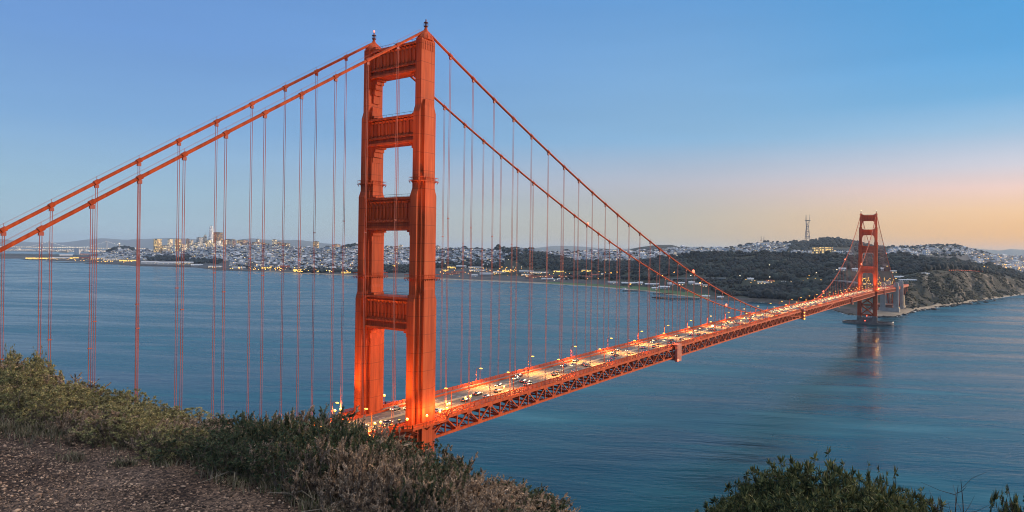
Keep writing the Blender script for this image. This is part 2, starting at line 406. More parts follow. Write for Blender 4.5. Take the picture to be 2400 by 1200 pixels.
    # portal struts
    for i, (z0, z1) in enumerate(STRUTS):
        st = STAGES[3 - i]; hw = st[2] * .62; span = H - st[3] + .2; hh = (z1 - z0)
        mb = MB()
        mb.box(P(0, 0, (z0 + z1) / 2), hw, span, hh / 2 - .6, t, n)
        mb.box(P(0, 0, z1 - .35), hw + .95, span, .4, t, n)              # top cornice
        mb.box(P(0, 0, z0 + .35), hw + .9, span, .4, t, n)               # bottom cornice
        mb.box(P(0, 0, z0 + hh * .25), hw + .6, span, .3, t, n)
        nz = 12
        for sgn in (-1, 1):
            for k in range(nz):
                y0 = -span + 1.0 + (2 * span - 2) * k / nz; y1 = -span + 1.0 + (2 * span - 2) * (k + 1) / nz; ym = (y0 + y1) / 2
                x = sgn * hw; xo = sgn * (hw + 1.0)
                for zb, zz in ((z1 - hh * .12, z1 - hh * .24), (z0 + hh * .25, z0 + hh * .34)):
                    A, B, C_ = P(x, y0, zb), P(x, y1, zb), P(x, ym, zz); D = P(xo, ym, zb)
                    mb.add([A, B, C_, D], [(0, 1, 2), (0, 3, 1), (0, 2, 3), (1, 3, 2)])
                mb.box(P(sgn * hw, ym, (z0 + z1) / 2 + hh * .06), .4, (y1 - y0) * .2, hh * .2, t, n)
        strut = part(mb, 'portal_strut')
        # roof walkway rail, stepped brackets
        mb = MB()
        for sgn in (-1, 1):
            mb.tube([P(sgn * (hw + .3), -span, z1 + 1.1), P(sgn * (hw + .3), span, z1 + 1.1)], .06, 4)
            for k in range(9): y = -span + 2 * span * k / 8; mb.tube([P(sgn * (hw + .3), y, z1), P(sgn * (hw + .3), y, z1 + 1.1)], .05, 4)
        part(mb, 'strut_railing', M_dark)
        for sg in (-1, 1):
            mb = MB()
            stp = [(4.0, .9), (2.9, 2.2), (2.1, 4.2), (1.4, 6.4), (.75, 9.6)] if i < 3 else [(4.4, .9), (3.2, 2.4), (2.3, 4.6), (1.5, 7.4), (.8, 12.5)]
            zprev = z0
            for k, (d, dep) in enumerate(stp):
                zb = z0 - dep; hwk = hw - .25 - .12 * k
                mb.box(P(0, sg * (span - d / 2 + .3), (zprev + zb) / 2), hwk, d / 2 + .3, (zprev - zb) / 2, t, n); zprev = zb
                # chamfer
                yi = sg * (span - d)
            part(mb, 'corner_bracket')
            if i < 3 or True:
                mb = MB()      # stepped plinth where the strut roof meets the leg
                mb.box(P(0, sg * (span - .8), z1 + .9), hw * .8, 1.0, .9, t, n); mb.box(P(0, sg * (span - 1.6), z1 + .45), hw * .7, 1.9, .45, t, n)
                part(mb, 'strut_plinth')
    # bracing below the roadway
    mb = MB(); zz = [dkz(s0) - 8.5, 36.0, 17.0]; hb = H - 1.6
    for a in range(2):
        z0, z1 = zz[a], zz[a + 1]
        for sgn in (-1, 1):
            mb.bar(P(0, -hb * sgn, z0), P(0, hb * sgn, z1), 5.2, 2.0)
        mb.box(P(0, 0, z1), 2.6, hb, 1.3, t, n)
        mb.box(P(0, 0, (z0 + z1) / 2), 2.7, 2.6, 2.4, t, n)
    mb.box(P(0, 0, zz[0] + .8), 2.8, hb, 1.6, t, n)
    part(mb, 'cross_brace')
    # concrete pier
    mb = MB()
    for sg in (-1, 1):
        mb.box(P(0, sg * H, 4.5), 8.2, 4.0, 9.0, t, n); mb.box(P(0, sg * H, 14.2), 7.4, 3.3, 1.0, t, n)
        for k in range(5): mb.box(P(-6.4 + 3.2 * k, sg * H, 5.0), .5, 4.3, 8.2, t, n)
    mb.box(P(0, 0, 3.8), 6.5, H, 8.2, t, n)
    for k in range(7): mb.box(P(0, -9 + 3.0 * k, 4.6), 6.8, .5, 7.4, t, n)
    pier = part(mb, 'pier', M_conc if s0 < 100 else M_concd)
    if s0 > 100:
        mb = MB(); n_ = 56; V = []; F = []
        for k in range(n_):
            a = 2 * PI * k / n_
            for rr, z in ((1.0, -3), (1.0, 4.0), (.93, 4.0), (.93, .6)):
                V.append(P(26 * rr * math.sin(a), 44 * rr * math.cos(a) - 1, z))
        for k in range(n_):
            for q in range(3):
                a = k * 4 + q; b = ((k + 1) % n_) * 4 + q; F.append((a, b, b + 1, a + 1))
        mb.add(V, F); mb.tube([P(26.2 * math.sin(2 * PI * k / 56), 44.2 * math.cos(2 * PI * k / 56) - 1, 1.2) for k in range(57)], .35, 4)
        V = [P(24.2 * math.sin(2 * PI * k / n_), 41 * math.cos(2 * PI * k / n_) - 1, 1.0) for k in range(n_)]
        mb.add(V, [tuple(range(n_))])
        part(mb, 'fender_ring', M_concd)
        for q, (y, z, m_) in enumerate(((-46, 4.4, M_whitelamp), (0, 14.6, M_red), (3, 5.2, M_red))):
            mb = MB(); xq = -1 if q == 0 else -9.0
            mb.lathe(P(xq if q else 0, -44.0 if q == 0 else y, z), [(.5, 0), (.9, .5), (.9, 1.4), (.3, 1.9)], 8); part(mb, 'pier_light', m_ if q else lampmat('pier_lamp', (1, .8, .6), 1.2))
    return tower
build_tower(0, 'near orange tower rising over the brush')
build_tower(1280, 'far orange tower on its oval fender pier')

# main cables with bands and hand ropes
S0, S1 = -245.0, 1280 + SIDE_LEN
def cable_pts(v, s0, s1, step, dz=0.0):
    k = int((s1 - s0) / step) + 1
    return [BP(s, v, cz(s) + dz) for s in np.linspace(s0, s1, k)]
for v in (-13.716, 13.716):
    mb = MB()
    for a, b in ((S0, -.01), (.01, 1279.9), (1280.1, S1)):
        mb.tube(cable_pts(v, a, b, 7.62), .49, 8)
    for k in list(range(-14, 0)) + list(range(1, 84)) + [84 + j for j in range(1, 20)]:
        s = k * SP
        if s > S1 - 8: continue
        q = BP(s + .8, v, cz(s + .8)); p = BP(s - .8, v, cz(s - .8))
        mb.tube([p, q], .68, 8)
        p = BP(s, v, cz(s)); mb.tube([p, p + np.array((0, 0, 1.7))], .05, 4)
    c = bpart(mb, 'main_cable', M_steel, smooth=False)
    c['label'] = 'nearer thick orange main cable' if v < 0 else 'farther thick orange main cable'
    mb = MB()
    for dv in (-.5, .5):
        for a, b in ((S0, -3), (3, 1277), (1283, S1)):
            mb.tube(cable_pts(v + dv, a, b, 15.24, 1.6), .022, 4)
    o = mb.build('hand_rope', M_rope); o.parent = c; o.matrix_parent_inverse = Matrix.Identity(4)
# suspenders: the hundred nearest each a part, the rest one
hang = []
for v in (-13.716, 13.716):
    for k in list(range(-11, 0)) + list(range(1, 84)) + [84 + j for j in range(1, 19)]:
        s = k * SP
        if s > S1 - 14: continue
        zt, zb = cz(s) - .6, dkz(s) + .3
        if zt - zb < 1.5: continue
        p = BP(s, v, 0); dist = math.hypot(p[0] - CAM[0], p[1] - CAM[1]); hang.append((dist / (zt - zb), dist, s, v, zt, zb))
hang.sort(key=lambda q: q[1])
far = MB()
def hanger(mb, s, v, zt, zb, dist):
    r = .088 if dist < 500 else .11
    for ds in (-.36, .36):
        mb.tube([BP(s + ds, v, zb), BP(s + ds, v, zt)], r, 5, caps=False)
    if zt - zb > 30:
        m = zb + (zt - zb) * .55; mb.box(BP(s, v, m), .5, .16, .14)
    mb.box(BP(s, v, zt - .5), .55, .3, .5)
for i, (_, dist, s, v, zt, zb) in enumerate(hang):
    if i < 100:
        mb = MB(); hanger(mb, s, v, zt, zb, dist); bpart(mb, 'suspender', M_rope)
    else: hanger(far, s, v, zt, zb, dist)
o = bpart(far, 'suspenders_beyond', M_rope); o['kind'] = 'stuff'; o['label'] = 'thin suspender ropes towards the far tower'

# deck, stations
DS = np.arange(-40, 169) * 7.62 - 0.0
DS = np.arange(-30, 169) * 7.62
DS = np.concatenate([DS, 1280 + np.arange(1, int((SIDE_LEN + 40) / 7.62) + 1) * 7.62])
def strip(mb, v0, v1, z0, z1, ss=DS):
    """box section along the road between lateral v0..v1 and heights z0..z1 over the deck line"""
    V = []; F = []
    for s in ss:
        d = dkz(s); V += [BP(s, v0, d + z0), BP(s, v1, d + z0), BP(s, v1, d + z1), BP(s, v0, d + z1)]
    for i in range(len(ss) - 1):
        a = i * 4; b = a + 4
        F += [(a, a + 1, b + 1, b), (a + 1, a + 2, b + 2, b + 1), (a + 2, a + 3, b + 3, b + 2), (a + 3, a, b, b + 3)]
    F += [(0, 3, 2, 1), (len(V) - 4, len(V) - 3, len(V) - 2, len(V) - 1)]
    mb.add(V, F)
mb = MB(); strip(mb, -9.6, 9.6, -.25, .45); bpart(mb, 'roadway', M_asph)
for a, b in ((-13.1, -9.85), (9.85, 13.1)):
    mb = MB(); strip(mb, a, b, .1, .72); bpart(mb, 'sidewalk', M_walk)
for a in (-9.84, 9.61):
    mb = MB(); strip(mb, a, a + .22, .2, 1.25); bpart(mb, 'kerb_rail', M_steel)
# lane markings, median barrier
mb = MB()
for vv in (-6.4, -3.2, 3.2, 6.4):
    for s in np.arange(-200, 1600, 12.19):
        strip(mb, vv - .08, vv + .08, .452, .462, [s, s + 3.6])
bpart(mb, 'lane_dashes', M_white)
mb = MB(); strip(mb, -.22, .22, .45, 1.2); bpart(mb, 'median_barrier', M_yel)
# parapet railings
for v in (-13.35, 13.35):
    mb = MB()
    strip(mb, v - .09, v + .09, 2.0, 2.18); strip(mb, v - .07, v + .07, .8, .95)
    ss = np.arange(-220, S1, .42)
    for s in ss:
        if abs(s) < 9 or abs(s - 1280) < 9: continue
        d = dkz(s); p0, p1 = BP(s, v, d + .9), BP(s + .24, v, d + 2.05)
        t = (p1 - p0); t[2] = 0; t /= np.linalg.norm(t)
        c = (p0 + p1) / 2; mb.box(c, .12, .03, .57, t, (-t[1], t[0], 0))
    for s in np.arange(-220, S1, 3.81):
        if abs(s) < 8 or abs(s - 1280) < 8: continue
        d = dkz(s); mb.box(BP(s, v, d + 1.4), .16, .16, .95)
    bpart(mb, 'railing', M_steel)
# stiffening trusses
TD = 6.7
for v in (-13.716, 13.716):
    mb = MB()
    strip(mb, v - .45, v + .45, -.75, .55); strip(mb, v - .45, v + .45, -TD - .5, -TD + .5)
    for i, s in enumerate(DS[:-1]):
        if abs(s) < 3 or abs(s - 1280) < 3 or s > S1 + 20: continue
        j = int(round(s / 7.62)); d = dkz(s)
        mb.bar(BP(s, v, d - .7), BP(s, v, d - TD + .4), .45, .5, (0, 1, 0))
        s2 = DS[i + 1]; d2 = dkz(s2)
        if j % 2 == 0:
            mb.bar(BP(s, v, d - .5), BP(s2, v, d2 - TD + .3), .5, .55, (0, 1, 0))
            p = BP(s, v, d - .9); q = BP(s + 1.6, v, d); t = q - p; t[2] = 0; t /= np.linalg.norm(t)
            mb.box(p, 1.5, .48, .7, t, (-t[1], t[0], 0))
        else:
            mb.bar(BP(s, v, d - TD + .3), BP(s2, v, d2 - .5), .5, .55, (0, 1, 0))
            p = BP(s, v, d - TD + .75); q = BP(s + 1.6, v, d); t = q - p; t[2] = 0; t /= np.linalg.norm(t)
            mb.box(p, 1.4, .48, .6, t, (-t[1], t[0], 0))
    bpart(mb, 'stiffening_truss', M_steel)
# floor beams and lateral bracing
mb = MB()
for i, s in enumerate(DS):
    d = dkz(s); H = 13.3
    mb.bar(BP(s, -H, d - 1.35), BP(s, H, d - 1.35), .4, 1.7)
    if i % 1 == 0 and i < len(DS) - 1:
        s2 = DS[i + 1]; sg = 1 if i % 2 else -1
        mb.bar(BP(s, -H * sg, d - TD), BP(s2, 0, d - TD), .5, .6); mb.bar(BP(s2, 0, d - TD), BP(s2, H * sg, d - TD), .5, .6)
        mb.bar(BP(s, -H, d - TD), BP(s, H, d - TD), .45, .6)
        for q in (-8, -4, 0, 4, 8): mb.bar(BP(s, q, d - .6), BP(s2, q, d - .6), .3, .7)
    mb.bar(BP(s, -H, d - TD), BP(s, -4, d - 2.0), .3, .3); mb.bar(BP(s, H, d - TD), BP(s, 4, d - 2.0), .3, .3)
bpart(mb, 'floor_framing', M_steel)
# sidewalk bays round the tower legs
for s0 in (0, 1280):
    o0, t, n = frame_at(s0); H = halfw(s0); d = dkz(s0)
    for sg in (-1, 1):
        mb = MB(); pts = []
        for x, y in ((-17, -.3), (-12.5, 3.2), (-9.5, 5.2), (9.5, 5.2), (12.5, 3.2), (17, -.3)):
            pts.append(o0 + t * x + n * sg * (H + y) + np.array((0, 0, d)))
        inn = [o0 + t * x + n * sg * (H - 3.5) + np.array((0, 0, d)) for x in (-17, -12.5, -9.5, 9.5, 12.5, 17)]
        for k in range(5):
            a, b, c_, e = pts[k], pts[k + 1], inn[k + 1], inn[k]
            lo = np.array((0, 0, .3)); hi = np.array((0, 0, .7))
            mb.add([a + lo, b + lo, c_ + lo, e + lo, a + hi, b + hi, c_ + hi, e + hi], [(0, 1, 2, 3), (7, 6, 5, 4), (0, 4, 5, 1), (1, 5, 6, 2), (2, 6, 7, 3), (3, 7, 4, 0)])
            L = np.linalg.norm(b - a); m_ = max(2, int(L / .42))
            mb.bar(a + np.array((0, 0, 2.1)), b + np.array((0, 0, 2.1)), .2, .2); mb.bar(a + np.array((0, 0, .6)), b + np.array((0, 0, .6)), .3, .9)
            for j in range(m_):
                p = a + (b - a) * (j + .5) / m_; tt = (b - a) / L; mb.box(p + np.array((0, 0, 1.5)), .1, .04, .55, tt, (-tt[1], tt[0], 0))
            for j in range(3):
                p = a + (b - a) * j / 2; mb.box(p + np.array((0, 0, 1.3)), .14, .14, 1.0)
                q = o0 + t * (-6 + 12 * (k + j / 2) / 5) + n * sg * (H + 1.6) + np.array((0, 0, d - 3.4)); mb.bar(p + np.array((0, 0, .2)), q, .35, .4)
        bpart(mb, 'sidewalk_bay', M_steel)
# maintenance travellers hung over the truss
for s0, sc_ in ((257, 1.0), (616, .8), (936, .9), (1280 + SIDE_LEN * .36, .8)):
    mb = MB(); d = dkz(s0); c = BP(s0, -15.6, d - 3.9); q = BP(s0 + 3, -15.6, d - 3.9); t = q - c; t[2] = 0; t /= np.linalg.norm(t); nn_ = np.array((-t[1], t[0], 0))
    mb.box(c, 3.6 * sc_, .9, 5.4, t, nn_)
    mb.box(BP(s0, -14.6, d + 1.9), 3.8 * sc_, 1.9, .3, t, nn_); mb.box(BP(s0, 0, d - TD - 1.6), 2.6 * sc_, 17.2, .5, t, nn_)
    mb.tube([BP(s0 - 3, -16.4, d - TD - 1.1), BP(s0 + 3, -16.4, d - TD - 1.1)], .15, 5)
    for k in range(4): mb.box(c + t * (-2.6 + 1.7 * k) * sc_ - nn_ * .95, .14, .08, 5.0, t, nn_)
    bpart(mb, 'maintenance_traveller', mat('traveller_paint', (.55, .17, .11), .6, (.45, .12, .08), .5))
    if s0 in (616, 257):
        mb = MB()
        for k in range(3 if s0 == 616 else 1): mb.lathe(BP(s0 - 3.2, -16.8, d - TD - 1.5 + (k * 3.4)), [(.3, -.6), (.7, -.3), (.7, .3), (.3, .6)], 8)
        bpart(mb, 'signal_light', M_sodium if s0 == 616 else M_red)
# red aircraft beacons on the cables
for v, ks in ((-13.716, (41 - 11.2, 64.5)), (13.716, (30.0, 42 - 6.8, 43.5, 63.5))):
    pass
for x, y, v in ((1375, 521, 13.716), (1625, 675, -13.716), (1703, 677, 13.716), (1981, 572, 13.716), (2019, 572, -13.716), (1931, 640, 13.716), (1976, 642, -13.716), (2077, 604, -13.716)):
    best = min(np.arange(2, S1 - 2, 2.0), key=lambda s: (lambda p: abs(np.dot(p[:2] - CAM[:2], (sy_, -cy_)) / np.dot(p[:2] - CAM[:2], (cy_, sy_)) * FPX + 1200 - x) + (0 if (s > 1280) == (x == 2077) else 1e4))(BP(s, v, cz(s))))
    mb = MB(); p = BP(best, v, cz(best)); k_ = 1.0 if x < 1500 else 1.5
    mb.lathe(p + np.array((0, 0, .5)), [(.2 * k_, 0), (.55 * k_, .3), (.6 * k_, 1.0 * k_), (.2 * k_, 1.5 * k_)], 8); bpart(mb, 'aircraft_beacon', M_red)

# ------------------------------------------------------------------ street lamps on the bridge
def make_lamp(side):
    e = empty('street_lamp'); mb = MB()
    mb.lathe((0, 0, 0), [(.28, 0), (.28, .5), (.16, .6), (.13, 7.4)], 8)
    mb.tube([(0, 0, 7.3), (0, .15, 8.0), (0, .6, 8.5), (0, 1.3, 8.65), (0, 2.2, 8.6)], .11, 6)
    mb.build('lamp_post', M_steel, e)
    mb = MB(); mb.lathe((0, 2.9, 8.32), [(.15, 0), (.42, .1), (.45, .35), (.2, .52)], 8, (1.0, 0, 0), (0, 2.0, 0)); mb.build('lamp_head', M_sodium, e)
    l = point_light('lamp_light', (0, 2.8, 7.9), LAMP_W, (1, .40, .08), .35, e, 146, (0, 2.8, 0)); return e
LAMP_W = 34000
proto = make_lamp(1); first = True
for k in range(0, 37):
    s = -68.6 + 45.72 * k
    if s > S1 - 10: continue
    for sg in (-1, 1):
        if abs(s) < 10 or abs(s - 1280) < 15: continue
        o = proto if first else copy_tree(proto); first = False
        p = BP(s, sg * 10.6, dkz(s) + .72); pp, lat = road_line(s)
        o.location = p; o.rotation_euler = (0, 0, math.atan2(-lat[1] * sg, -lat[0] * sg) - PI / 2)
        tag(o, 'arched amber street lamp on the bay side kerb of the bridge' if sg > 0 else 'arched amber street lamp on the ocean side kerb of the bridge', 'street lamp', 'amber street lamps along the bridge deck, ' + ('far kerb' if sg > 0 else 'near kerb'))
def make_globe(h):
    e = empty('globe_lamp'); mb = MB(); mb.lathe((0, 0, 0), [(.2, 0), (.2, .4), (.09, .5), (.08, h)], 8); mb.build('lamp_post', M_steel, e)
    mb = MB(); mb.lathe((0, 0, h), [(.12, 0), (.42, .22), (.5, .5), (.42, .8), (.1, 1.0)], 10); mb.build('lamp_globe', M_sodium, e)
    point_light('lamp_light', (0, 0, h + 1.6), 2200, (1, .45, .1), .4, e); return e
gp = make_globe(3.6)
G = [(-11.5, -17.6), (-3, -19.6), (4.5, -19.6), (10.5, -18.2), (15.5, -14.3), (17.5, -13.9), (30, -12.4), (33.5, -12.4), (58, -12.6), (-20.5, -13), (-23.5, -13), (-16, 13.2), (-19, 13.2), (12, 16.5), (-40, 12.8), (-43, 12.8), (1268, -18), (1275, -19.5), (1285, -19.5), (1293, -18), (1270, 17), (1290, 17)]
for i, (s, v) in enumerate(G):
    o = gp if i == 0 else copy_tree(gp)
    o.location = BP(s, v, dkz(s) + .72)
    near_ = s < 200
    tag(o, ('small amber globe lamp on the sidewalk round the near tower' if v < 0 else 'small amber globe lamp behind the near tower on the far sidewalk') if near_ else 'small amber globe lamp at the foot of the far tower', 'lamp', 'globe lamps round the ' + (('near tower, ' + ('near' if v < 0 else 'far') + ' sidewalk') if near_ else 'far tower'))
# floodlights that wash the towers from the deck
def make_flood():
    e = empty('floodlight'); mb = MB(); mb.box((0, 0, .35), .12, .12, .35); mb.box((0, 0, .95), .5, .35, .32); mb.build('lamp_housing', M_dark, e)
    mb = MB(); mb.box((0, 0, 1.29), .42, .28, .02); mb.build('lamp_lens', M_sodium, e); return e
fp = make_flood(); FL = []
for s0 in (0, 1280):
    H = 13.716
    for ds, v, ztop, pw, ang in ((-13, -16.6, 135, 27000, 58), (-13, -11.2, 125, 21600, 60), (-13, 11.2, 125, 23400, 60), (-13, 16.8, 135, 21600, 58), (-6, -8.5, 190, 75600, 40), (5, -8.5, 150, 28800, 60)):
        FL.append((s0, ds, v, ztop, pw * (1.7 if s0 == 0 else 2.6), ang))
for i, (s0, ds, v, ztop, pw, ang) in enumerate(FL):
    o = fp if i == 0 else copy_tree(fp)
    p = BP(s0 + ds, v, dkz(s0) + .74); o.location = p
    tgt = BP(s0, math.copysign(13.716, v) if ds != -6 and ds != 5 and abs(v) > 3 else (13.716 if abs(v) > 3 else 0), ztop)
    point_light('flood_beam', tuple(np.array(p) + np.array((0, 0, 1.5))), pw, (1, .43, .10), .4, None, ang, tuple(tgt)).parent = None
    b = col.objects[-1]; b.parent = o; b.matrix_parent_inverse = Matrix.Translation(-Vector(p))
    tag(o, 'low floodlight on the deck at the foot of the ' + ('near' if s0 == 0 else 'far') + ' tower', 'floodlight', 'floodlights at the ' + ('near' if s0 == 0 else 'far') + ' tower')

# ------------------------------------------------------------------ cars
CARP = [(.12, .62, .78), (.10, .35, .86)]
def car_meshes(paint):
    L = 4.5; mb = MB()
    prof = [(-2.25, .38), (-2.25, .85), (-2.05, .98), (-1.35, 1.02), (1.0, 1.0), (1.95, .86), (2.25, .66), (2.25, .38)]
    nP = len(prof); V = []
    for y, k in ((-.88, .94), (-.9, 1), (.9, 1), (.88, .94)): pass
    V = [(x, -.9, z) for x, z in prof] + [(x, .9, z) for x, z in prof]
    mb.add(V, [tuple(range(nP))[::-1], tuple(range(nP, 2 * nP))] + [(i, (i + 1) % nP, nP + (i + 1) % nP, nP + i) for i in range(nP)])
    body = mb
    mb = MB(); a = [(-1.75, 1.0), (-1.2, 1.46), (.15, 1.48), (1.0, .99)]
    V = [(x, -(.84 if z < 1.1 else .66), z) for x, z in a] + [(x, (.84 if z < 1.1 else .66), z) for x, z in a]
    mb.add(V, [(0, 1, 2, 3), (7, 6, 5, 4), (0, 4, 5, 1), (1, 5, 6, 2), (2, 6, 7, 3)]); glass = mb
    roof = MB(); roof.box((-.52, 0, 1.5), .66, .62, .03)
    wh = MB(); wh.lathe((0, 0, 0), [(.33, -.11), (.33, .11)], 12)
    wh.v = [(x, z, y) for x, y, z in wh.v]; wh.f = [f[::-1] for f in wh.f]
    hl = MB(); hl.box((2.2, 0, .72), .09, .22, .1)
    tl = MB(); tl.box((-2.22, 0, .82), .06, .2, .1)
    return body, glass, roof, wh, hl, tl
def make_car(paint):
    e = empty('car'); body, glass, roof, wh, hl, tl = car_meshes(paint)
    body.build('body', paint, e); glass.build('windows', M_glass, e); roof.build('roof_panel', paint, e)
    wme = None
    for x in (-1.4, 1.4):
        for y in (-.82, .82):
            if wme is None: o = wh.build('wheel', M_tyre, e); wme = o.data
            else: o = bpy.data.objects.new('wheel', wme); col.objects.link(o); o.parent = e
            o.location = (x, y, .33)
    for y in (-.6, .6):
        o = hl.build('headlight', M_head, e); o.location = (0, y, 0); o = tl.build('taillight', M_tail, e); o.location = (0, y, 0)
    return e
def make_small_car(paint):
    body, glass, roof, wh, hl, tl = car_meshes(paint); mb = MB()
    for k, (q, offs) in enumerate(((body, [(0, 0, 0)]), (roof, [(0, 0, 0)]), (glass, [(0, 0, 0)]), (wh, [(x, y, .33) for x in (-1.4, 1.4) for y in (-.82, .82)]), (hl, [(0, -.6, 0), (0, .6, 0)]), (tl, [(0, -.6, 0), (0, .6, 0)]))):
        mb.cur = max(0, k - 1)
        for of in offs: mb.add([tuple(np.array(p) + of) for p in q.v], q.f)
    return mb.build('car', [paint, M_glass, M_tyre, M_head, M_tail])
paints = [mat('paint_silver', (.16, .16, .165), .3, spec=.6), mat('paint_white', (.34, .33, .31), .3, spec=.6), mat('paint_black', (.03, .03, .035), .3, spec=.6), mat('paint_blue', (.08, .14, .3), .3, spec=.6), mat('paint_maroon', (.25, .03, .03), .3, spec=.6), mat('paint_tan', (.2, .16, .11), .3, spec=.6)]
protos = [make_car(p) for p in paints]; smalls = [make_small_car(p) for p in paints]; used = set()
names = ['silver', 'white', 'black', 'blue', 'maroon', 'tan']
crng = random.Random(5); FAR_S = 930.0
rest = []
def place_car(s, v, north):
    k = crng.choice((0, 0, 1, 2, 2, 3, 3, 4, 5)); p = BP(s, v, dkz(s) + .46); q = BP(s + 2, v, dkz(s + 2) + .46); d = q - p
    if north: d = -d
    small = s > 420
    if s > FAR_S:
        rest.append((k, np.array(p), math.atan2(d[1], d[0]))); return
    src = (smalls if small else protos)[k]; key = (small, k)
    o = src if key not in used else copy_tree(src, None, True); used.add(key)
    o.location = p; o.rotation_euler = (0, 0, math.atan2(d[1], d[0]))
    if north and crng.random() < .55:
        L_ = point_light('headlight_beam', tuple(np.array(p) + d / np.linalg.norm(d) * 2.6 + np.array((0, 0, .75))), 1900, (1, .66, .28), .25, None, 38, tuple(np.array(p) + d / np.linalg.norm(d) * 7))
        L_.parent = o; L_.matrix_parent_inverse = (Matrix.Translation(Vector(p)) @ Matrix.Rotation(math.atan2(d[1], d[0]), 4, 'Z')).inverted()
    tag(o, names[k] + ' car with headlights on in the far lanes of the bridge' if north else names[k] + ' car showing red tail lights in the near lanes of the bridge', 'car', names[k] + (' cars coming towards the near tower' if north else ' cars driving to the far tower'))
for v, gap in ((1.7, 13), (4.8, 14), (7.9, 17)):
    s = -60.0 + crng.random() * 9
    while s < 1580:
        place_car(s, v, True); s += gap * (4.0 if s < 300 else 2.0 if s < 520 else 1.0 if s < 800 else 1.1) * (.75 + .7 * crng.random())
for v, gap in ((-1.7, 30), (-4.8, 26), (-7.9, 40)):
    s = -60.0 + crng.random() * 20
    while s < 1580:
        place_car(s, v, False); s += gap * (.7 + .8 * crng.random())
mb = MB()
for k, p, a in rest:
    src = smalls[k].data; c, s_ = math.cos(a), math.sin(a); n0 = mb.n
    for v in src.vertices: mb.v.append((p[0] + v.co.x * c - v.co.y * s_, p[1] + v.co.x * s_ + v.co.y * c, p[2] + v.co.z)); mb.n += 1
    for f in src.polygons: mb.f.append(tuple(i + n0 for i in f.vertices)); mb.mi.append(k if f.material_index == 0 else f.material_index + 5)
tag(mb.build('traffic', paints + [M_glass, M_tyre, M_head, M_tail]), 'stream of lit cars on the bridge towards the far tower', None, None, 'stuff')
for key, lst in ((False, protos), (True, smalls)):
    for k in range(6):
        if (key, k) not in used:
            for ch in list(lst[k].children): bpy.data.objects.remove(ch)
            bpy.data.objects.remove(lst[k])
#MARK_BRIDGE
# ------------------------------------------------------------------ water
def water_mat():
    m = bpy.data.materials.new('sea_water'); m.use_nodes = True; t = m.node_tree; b = t.nodes['Principled BSDF']
    b.inputs['Base Color'].default_value = (.012, .072, .115, 1); b.inputs['Roughness'].default_value = .16; b.inputs['IOR'].default_value = 1.333; b.inputs['Specular IOR Level'].default_value = .36
    g = t.nodes.new('ShaderNodeTexCoord')
    mp = t.nodes.new('ShaderNodeMapping'); mp.inputs['Rotation'].default_value = (0, 0, -YAW + math.radians(8)); t.links.new(g.outputs['Object'], mp.inputs[0])
    last = None
    for sx, sy, dist, st, dt in ((.30, .075, .55, .5, 5), (.055, .014, 1.8, .38, 4), (.0085, .0022, 4.5, .2, 3)):
        sc_ = t.nodes.new('ShaderNodeMapping'); sc_.inputs['Scale'].default_value = (sx, sy, 1); t.links.new(mp.outputs[0], sc_.inputs[0])
        n = t.nodes.new('ShaderNodeTexNoise'); n.inputs['Scale'].default_value = 1; n.inputs['Detail'].default_value = dt; n.inputs['Distortion'].default_value = .6
        t.links.new(sc_.outputs[0], n.inputs['Vector'])
        bp = t.nodes.new('ShaderNodeBump'); bp.inputs['Strength'].default_value = st; bp.inputs['Distance'].default_value = dist
        t.links.new(n.outputs['Fac'], bp.inputs['Height'])
        if last: t.links.new(last.outputs[0], bp.inputs['Normal'])
        last = bp
    t.links.new(last.outputs[0], b.inputs['Normal'])
    # slow swells of water colour; palest stop paints highlight streaks into it
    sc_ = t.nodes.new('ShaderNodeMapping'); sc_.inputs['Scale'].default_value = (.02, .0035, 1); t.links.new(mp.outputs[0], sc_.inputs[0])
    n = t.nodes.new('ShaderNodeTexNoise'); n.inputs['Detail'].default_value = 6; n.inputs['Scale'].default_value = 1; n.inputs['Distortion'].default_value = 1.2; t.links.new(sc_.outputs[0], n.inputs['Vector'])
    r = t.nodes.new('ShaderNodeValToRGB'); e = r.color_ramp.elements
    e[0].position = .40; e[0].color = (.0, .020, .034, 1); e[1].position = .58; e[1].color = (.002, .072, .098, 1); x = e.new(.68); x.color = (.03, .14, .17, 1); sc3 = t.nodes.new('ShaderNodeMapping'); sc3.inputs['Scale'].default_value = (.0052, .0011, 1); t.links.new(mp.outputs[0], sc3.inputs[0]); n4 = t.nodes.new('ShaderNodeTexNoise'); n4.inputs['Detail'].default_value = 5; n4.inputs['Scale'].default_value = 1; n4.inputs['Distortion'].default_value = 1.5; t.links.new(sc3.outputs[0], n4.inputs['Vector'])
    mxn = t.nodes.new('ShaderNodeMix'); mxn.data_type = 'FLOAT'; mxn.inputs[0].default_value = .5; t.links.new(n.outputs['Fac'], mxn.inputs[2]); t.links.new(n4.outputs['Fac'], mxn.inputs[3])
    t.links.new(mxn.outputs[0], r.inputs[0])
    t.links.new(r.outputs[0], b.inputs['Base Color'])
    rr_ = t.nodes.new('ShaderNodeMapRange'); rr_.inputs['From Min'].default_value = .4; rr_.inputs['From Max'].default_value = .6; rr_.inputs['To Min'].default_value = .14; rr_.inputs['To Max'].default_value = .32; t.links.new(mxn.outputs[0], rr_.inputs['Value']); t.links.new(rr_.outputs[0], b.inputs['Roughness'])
    return m
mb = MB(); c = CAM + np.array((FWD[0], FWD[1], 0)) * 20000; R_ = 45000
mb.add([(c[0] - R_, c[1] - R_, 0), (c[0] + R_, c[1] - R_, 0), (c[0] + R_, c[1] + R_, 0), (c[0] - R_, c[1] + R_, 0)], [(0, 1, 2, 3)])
tag(mb.build('water', water_mat()), 'wide blue strait with long wind ripples under the bridge', None, None, 'structure')

